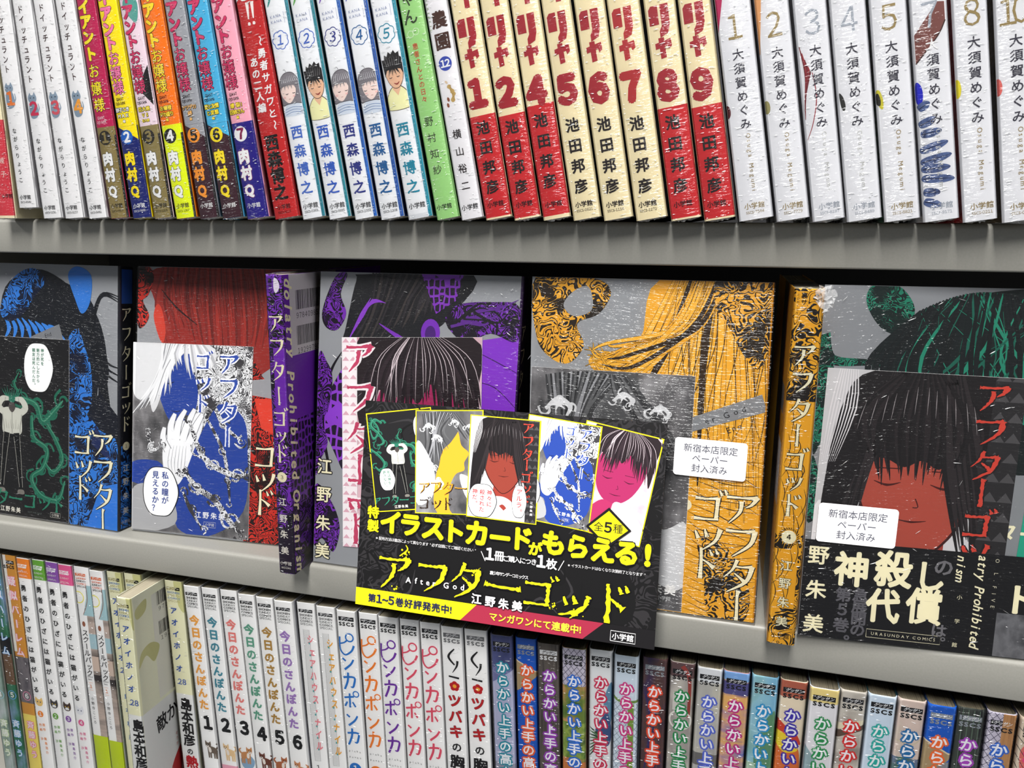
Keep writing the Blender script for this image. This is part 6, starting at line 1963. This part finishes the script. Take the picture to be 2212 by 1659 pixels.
# the inserts lie 0.95 mm in front of the covers, under the film
def black_card(s):
    art_smoke(s)
    s.push((0, 0), (1, 0), (0, 1))
    balloon(s, 62.5, 111, 13.4, 17.8, ('神が死を', '魅力的にしたから', '親友は死んだんだ。'), (44, 112, 84), 2.9, 6, pitch=3.1)
    s.pop()
card(COV['blue'], ((-6, .2), (84.4, .6), (-5, 131)), -.75, 'black card with green smoke swirls and a white speech balloon', black_card)
card(COV['red'], ((-.4, 1.0), (89.9, 1.4), (-2.2, 131.8)), -.75, 'blue and white card with silver scrollwork and a speech balloon', lambda s: art_blue(s, True))
card(COV['pur'], ((21.0, 12.6), (110.5, 16.6), (15.9, 143.7)), -.75, 'pink and black card with a white triangle-patterned strip', lambda s: art_pink(s, True))
def grey_card(s):
    art_amber(s)
    s.htext('江野朱美', 72, 12, 6.4, (236, 234, 232), 8, width=30, bold=.03)
    s.htext('小学館', 80, 6.8, 2.6, (226, 226, 226), 8)
card(COV['ora'], ((-.8, 1.2), (89.2, .9), (.7, 132.9)), -.75, 'grey marbled card with silver ornaments, half behind the black sign', grey_card)
card(COV['gre'], ((2.2, 11), (92.6, 9.6), (4.4, 141.8)), -.45, 'card with black hair over a red ground, lower part behind the paper band', lambda s: art_red(s, True))

# ------------------------------------------------------------------ the black promotional sign
def promo():
    W, H = 169.0, 117.0
    o = Vector((-.1955, .367 + CAM_Y, ZW - .2106)); br = Vector((-.0265, .367 + CAM_Y, ZW - .2112)); tl = Vector((-.1957, .388 + CAM_Y, ZW - .0959))
    X = (br - o) / W; U = (tl - o) / H; N = X.cross(U).normalized()
    if N.y < 0:
        N = -N
    pt = lambda u, v, n: tuple(X * u + U * v + N * (n / 1000))
    root = empty('promotional_sign', o)
    tag(root, 'black landscape promotional sign with yellow and pink foot stripe and five pictures', 'sign')
    V = [pt(u, v, n) for n in (0, .9) for u, v in ((0, 0), (W, 0), (W, H), (0, H))]
    mesh_obj('sign_board', V, [(0, 1, 2, 3), (7, 6, 5, 4), (0, 4, 5, 1), (1, 5, 6, 2), (2, 6, 7, 3), (3, 7, 4, 0)], mat((24, 22, 24), .5), root)
    # clear hanger behind the board, hooked on the shelf lip
    P = []
    for xx in (.070, .095):
        xw = o.x + xx
        for (yy, zz) in ((.0012, Z_MID + .0006), (-.012, Z_MID + .0009), (-.0332, Z_MID + .0006), (-.0332 + .0155, Z_MID + .085)):
            P.append((xw - o.x, yy - o.y, ZW + zz - o.z))
    hb_ = mesh_obj('hanger', P, [(0, 4, 5, 1), (1, 5, 6, 2), (2, 6, 7, 3)], FROST, root)
    hb_['label'] = 'clear bent plastic strip behind the sign'
    sh = Sheet(lambda u, v, L: pt(u, v, -(L * .04 + .02)), rect_planes(.05, W - .05, .05, H - .05))
    tx = Sheet(lambda u, v, L: pt(u, v, -(L * .02 + .84)), rect_planes(.05, W - .05, .05, H - .05))
    Y, PKK = (216, 206, 20), (150, 40, 62)
    # ground: dark engraving of strands and scrolls
    sh.rect(0, W, 0, H, engraved('charcoal_scrolls', (40, 38, 40), (16, 15, 16), 90, .5), 0)
    rr = random.Random(31)
    for q in range(46):
        x0, y0 = rr.uniform(0, W), rr.uniform(0, H)
        an = rr.uniform(0, 6.28)
        sh.stroke([(x0, y0), (x0 + 12 * math.cos(an), y0 + 12 * math.sin(an)), (x0 + 20 * math.cos(an + .8), y0 + 20 * math.sin(an + .8))], [.3, 1.6, .2], (46, 44, 46) if q % 2 else (14, 13, 14), 1, n=5)
    sh.blob([(40, 10), (60, 6), (150, 8), (150, 44), (110, 60), (60, 54), (24, 36)], (16, 15, 16), 1)
    cards = [(((10.3, 54.5), (1.2, 109.0), (39.2, 115.4), (48.3, 60.9)), 2, lambda s: (art_smoke(s), balloon(s, 20, 42, 11, 15, ('私は神を', '許さない。'), (44, 112, 84), 4.6, 7), balloon(s, 75, 108, 11, 17, ('神が死を', '親友は死んだ'), (44, 112, 84), 3.0, 7))),
             (((118.6, 59.2), (127.7, 115.0), (167.1, 108.4), (158.0, 52.6)), 2, lambda s: art_pink(s, False)),
             (((92.6, 61.0), (96.5, 115.9), (135.2, 112.3), (131.2, 57.3)), 14, lambda s: (art_blue(s, False), balloon(s, 10, 34, 15, 24, ('私の瞳が',), (44, 66, 140), 8.5, 10))),
             (((34.2, 56.6), (31.4, 113.2), (69.9, 116.1), (72.6, 59.6)), 14, art_amber),
             (((64.4, 58.2), (63.8, 113.2), (102.5, 112.8), (102.8, 58.0)), 26, lambda s: (art_red(s, False), balloon(s, 19, 22, 19, 22, ('神々に', '殺された', '神だ。'), (186, 40, 44), 7.2, 11), balloon(s, 68, 26, 9.5, 21, ('アルラ。',), (186, 40, 44), 8, 11)))]
    # thinner ink layers here, because the pictures overlap one another
    k = .02
    sh.map = lambda u, v, L: pt(u, v, -(L * k + .02))
    for (bl, tl_, tr, br_), lay, fn in cards:
        P = [bl, tl_, tr, br_]
        cx_ = sum(p[0] for p in P) / 4; cy_ = sum(p[1] for p in P) / 4
        sh.poly([(cx_ + (p[0] - cx_) * 1.03, cy_ + (p[1] - cy_) * 1.02) for p in P], Y, lay)
        ax = ((br_[0] - bl[0]) / 90, (br_[1] - bl[1]) / 90)
        ay = ((tl_[0] - bl[0]) / 132, (tl_[1] - bl[1]) / 132)
        sh.push(bl, ax, ay, P, lay + 1)
        fn(sh)
        sh.pop()
    # foot stripe
    sh.poly([(0, 0), (63.4, 0), (72.6, 9.9), (0, 9.9)], Y, 14)
    sh.poly([(63.4, 0), (131.6, 0), (142.4, 10), (72.6, 9.9)], PKK, 14)
    sh.poly([(131.6, 0), (W, 0), (W, 10), (142.4, 10)], (20, 18, 20), 14)
    # diamond
    sh.poly([(141.8, 71), (130, 60), (141.8, 49.5), (154, 60)], (20, 18, 20), 38); sh.poly([(141.8, 69.2), (131.8, 60), (141.8, 51), (152.2, 60)], Y, 39)
    L0 = 0
    T = lambda *a_, **kw: tx.htext(*a_, **kw)
    T('全', 136.8, 60.4, 5.2, (24, 22, 24), layer=L0 + 3); T('5', 141.8, 60.4, 7, (24, 22, 24), layer=L0 + 3, bold=.03); T('種', 147.0, 60.4, 5.2, (24, 22, 24), layer=L0 + 3)
    # headline
    for ch, u, v, s_ in (('イ', 19.7, 49.5, 14), ('ラ', 31.4, 49.4, 13.6), ('ス', 45.0, 49.3, 14.6), ('ト', 57.2, 48.7, 14), ('カ', 70.6, 49.2, 14.6), ('ー', 83.8, 48.2, 13), ('ド', 95.6, 49.2, 13.6), ('が', 103.6, 44.6, 7.6),
                         ('も', 113.4, 49.0, 13.8), ('ら', 126.4, 48.6, 13.6), ('え', 139.6, 48.4, 13.8), ('る', 152.2, 48.4, 13.6), ('!', 163.0, 48.6, 15)):
        tx.char(ch, u, v, s_, (18, 16, 18), L0, bold=.10)
        tx.char(ch, u, v, s_, Y, L0 + 1, bold=.052)
    tx.char('特', 8.6, 54.0, 7.2, Y, L0 + 1, bold=.04); tx.char('製', 8.9, 46.2, 7.2, Y, L0 + 1, bold=.04)
    WH = (222, 220, 220)
    T('※配布方法は書店によって異なります。必ず店頭にてご確認ください。', 41, 39.6, 2.1, WH, layer=L0, width=60)
    T('※イラストカードはなくなり次第終了となります。', 142.3, 38.2, 2.0, WH, layer=L0, width=41)
    T('1', 78.6, 38.6, 8.4, WH, layer=L0, bold=.04); T('冊', 84.0, 38.3, 5.8, WH, layer=L0, bold=.03)
    T('ご購入につき', 95.6, 37.4, 3.6, WH, layer=L0, bold=.015, width=18.5)
    T('1', 107.3, 38.2, 8.4, WH, layer=L0, bold=.04); T('枚', 113.0, 37.6, 6.0, WH, layer=L0, bold=.03)
    tx.stroke([(73.6, 39.6), (76.2, 34.6)], .4, WH, L0, n=1); tx.stroke([(119.6, 40.2), (116.8, 34.6)], .4, WH, L0, n=1)
    rr_ = random.Random(44)
    for ch, u, v, s_, sx_ in (('ア', 23.5, 22, 22, 1.0), ('フ', 46, 21.6, 19, 1.05), ('タ', 66, 22.4, 20, 1.0), ('ー', 86.6, 21.4, 20, 1.05), ('ゴ', 107, 21.6, 17, 1.15), ('ッ', 127, 18.4, 18, 1.0), ('ド', 147, 20.6, 21, 1.0)):
        tx.brush(ch, u, v, s_, (18, 16, 18), L0, k=1.2, sx=sx_, grow=1.0, horiz=True)
        tx.brush(ch, u, v, s_, Y, L0 + 1, k=1.2, sx=sx_, rough=.45, rnd=rr_, horiz=True)
    for (u, v, n_) in ((30, 33, 9), (70, 26, 6), (116, 15, 8), (127, 13, 12), (24, 12, 6)):
        for q in range(n_):
            tx.disc(u + rr_.gauss(0, 1.6), v + rr_.gauss(0, 1.3), rr_.uniform(.15, .7), Y, L0 + 1, 7)
    tx.stroke([(26, 31), (30.5, 35), (29.4, 37.6)], [.6, .9, .4], Y, L0 + 1); tx.stroke([(118, 11.5), (126, 13.4), (134, 19)], [.4, 2.6, .4], Y, L0 + 1, rough=.6, rnd=rr_)
    T('After God', 47.5, 18.2, 4.6, WH, layer=L0 + 2, width=37, bold=.02)
    T('裏少年サンデーコミックス', 90, 28.6, 2.3, WH, layer=L0, width=21.4, bold=.01)
    for ch, u, v in zip('江野朱美', (72.4, 80.2, 87.8, 95.4), (13.2, 12.9, 12.6, 12.4)):
        tx.char(ch, u, v, 6.0, (18, 16, 18), L0 + 2, bold=.08); tx.char(ch, u, v, 6.0, WH, L0 + 3, bold=.03)
    T('第', 10.4, 5.1, 5, (24, 30, 70), layer=L0, bold=.025); T('1~5', 18.6, 5.1, 6.2, (24, 30, 70), layer=L0, bold=.03, width=11); T('巻好評発売中!', 41.6, 5.0, 5.2, (24, 30, 70), layer=L0, bold=.025, width=34)
    T('マンガワンにて連載中!', 105.4, 4.8, 4.9, (240, 228, 60), layer=L0, bold=.022, width=51)
    T('小学館', 152.7, 4.3, 3.8, WH, layer=L0, bold=.02)
    tx.stroke([(146.3, 1.7), (159.1, 1.7), (159.1, 7.0), (146.3, 7.0), (146.3, 1.7)], .3, WH, L0, n=1)
    sh.build('printed_pictures', root)
    tx.build('sign_lettering', root)
promo()
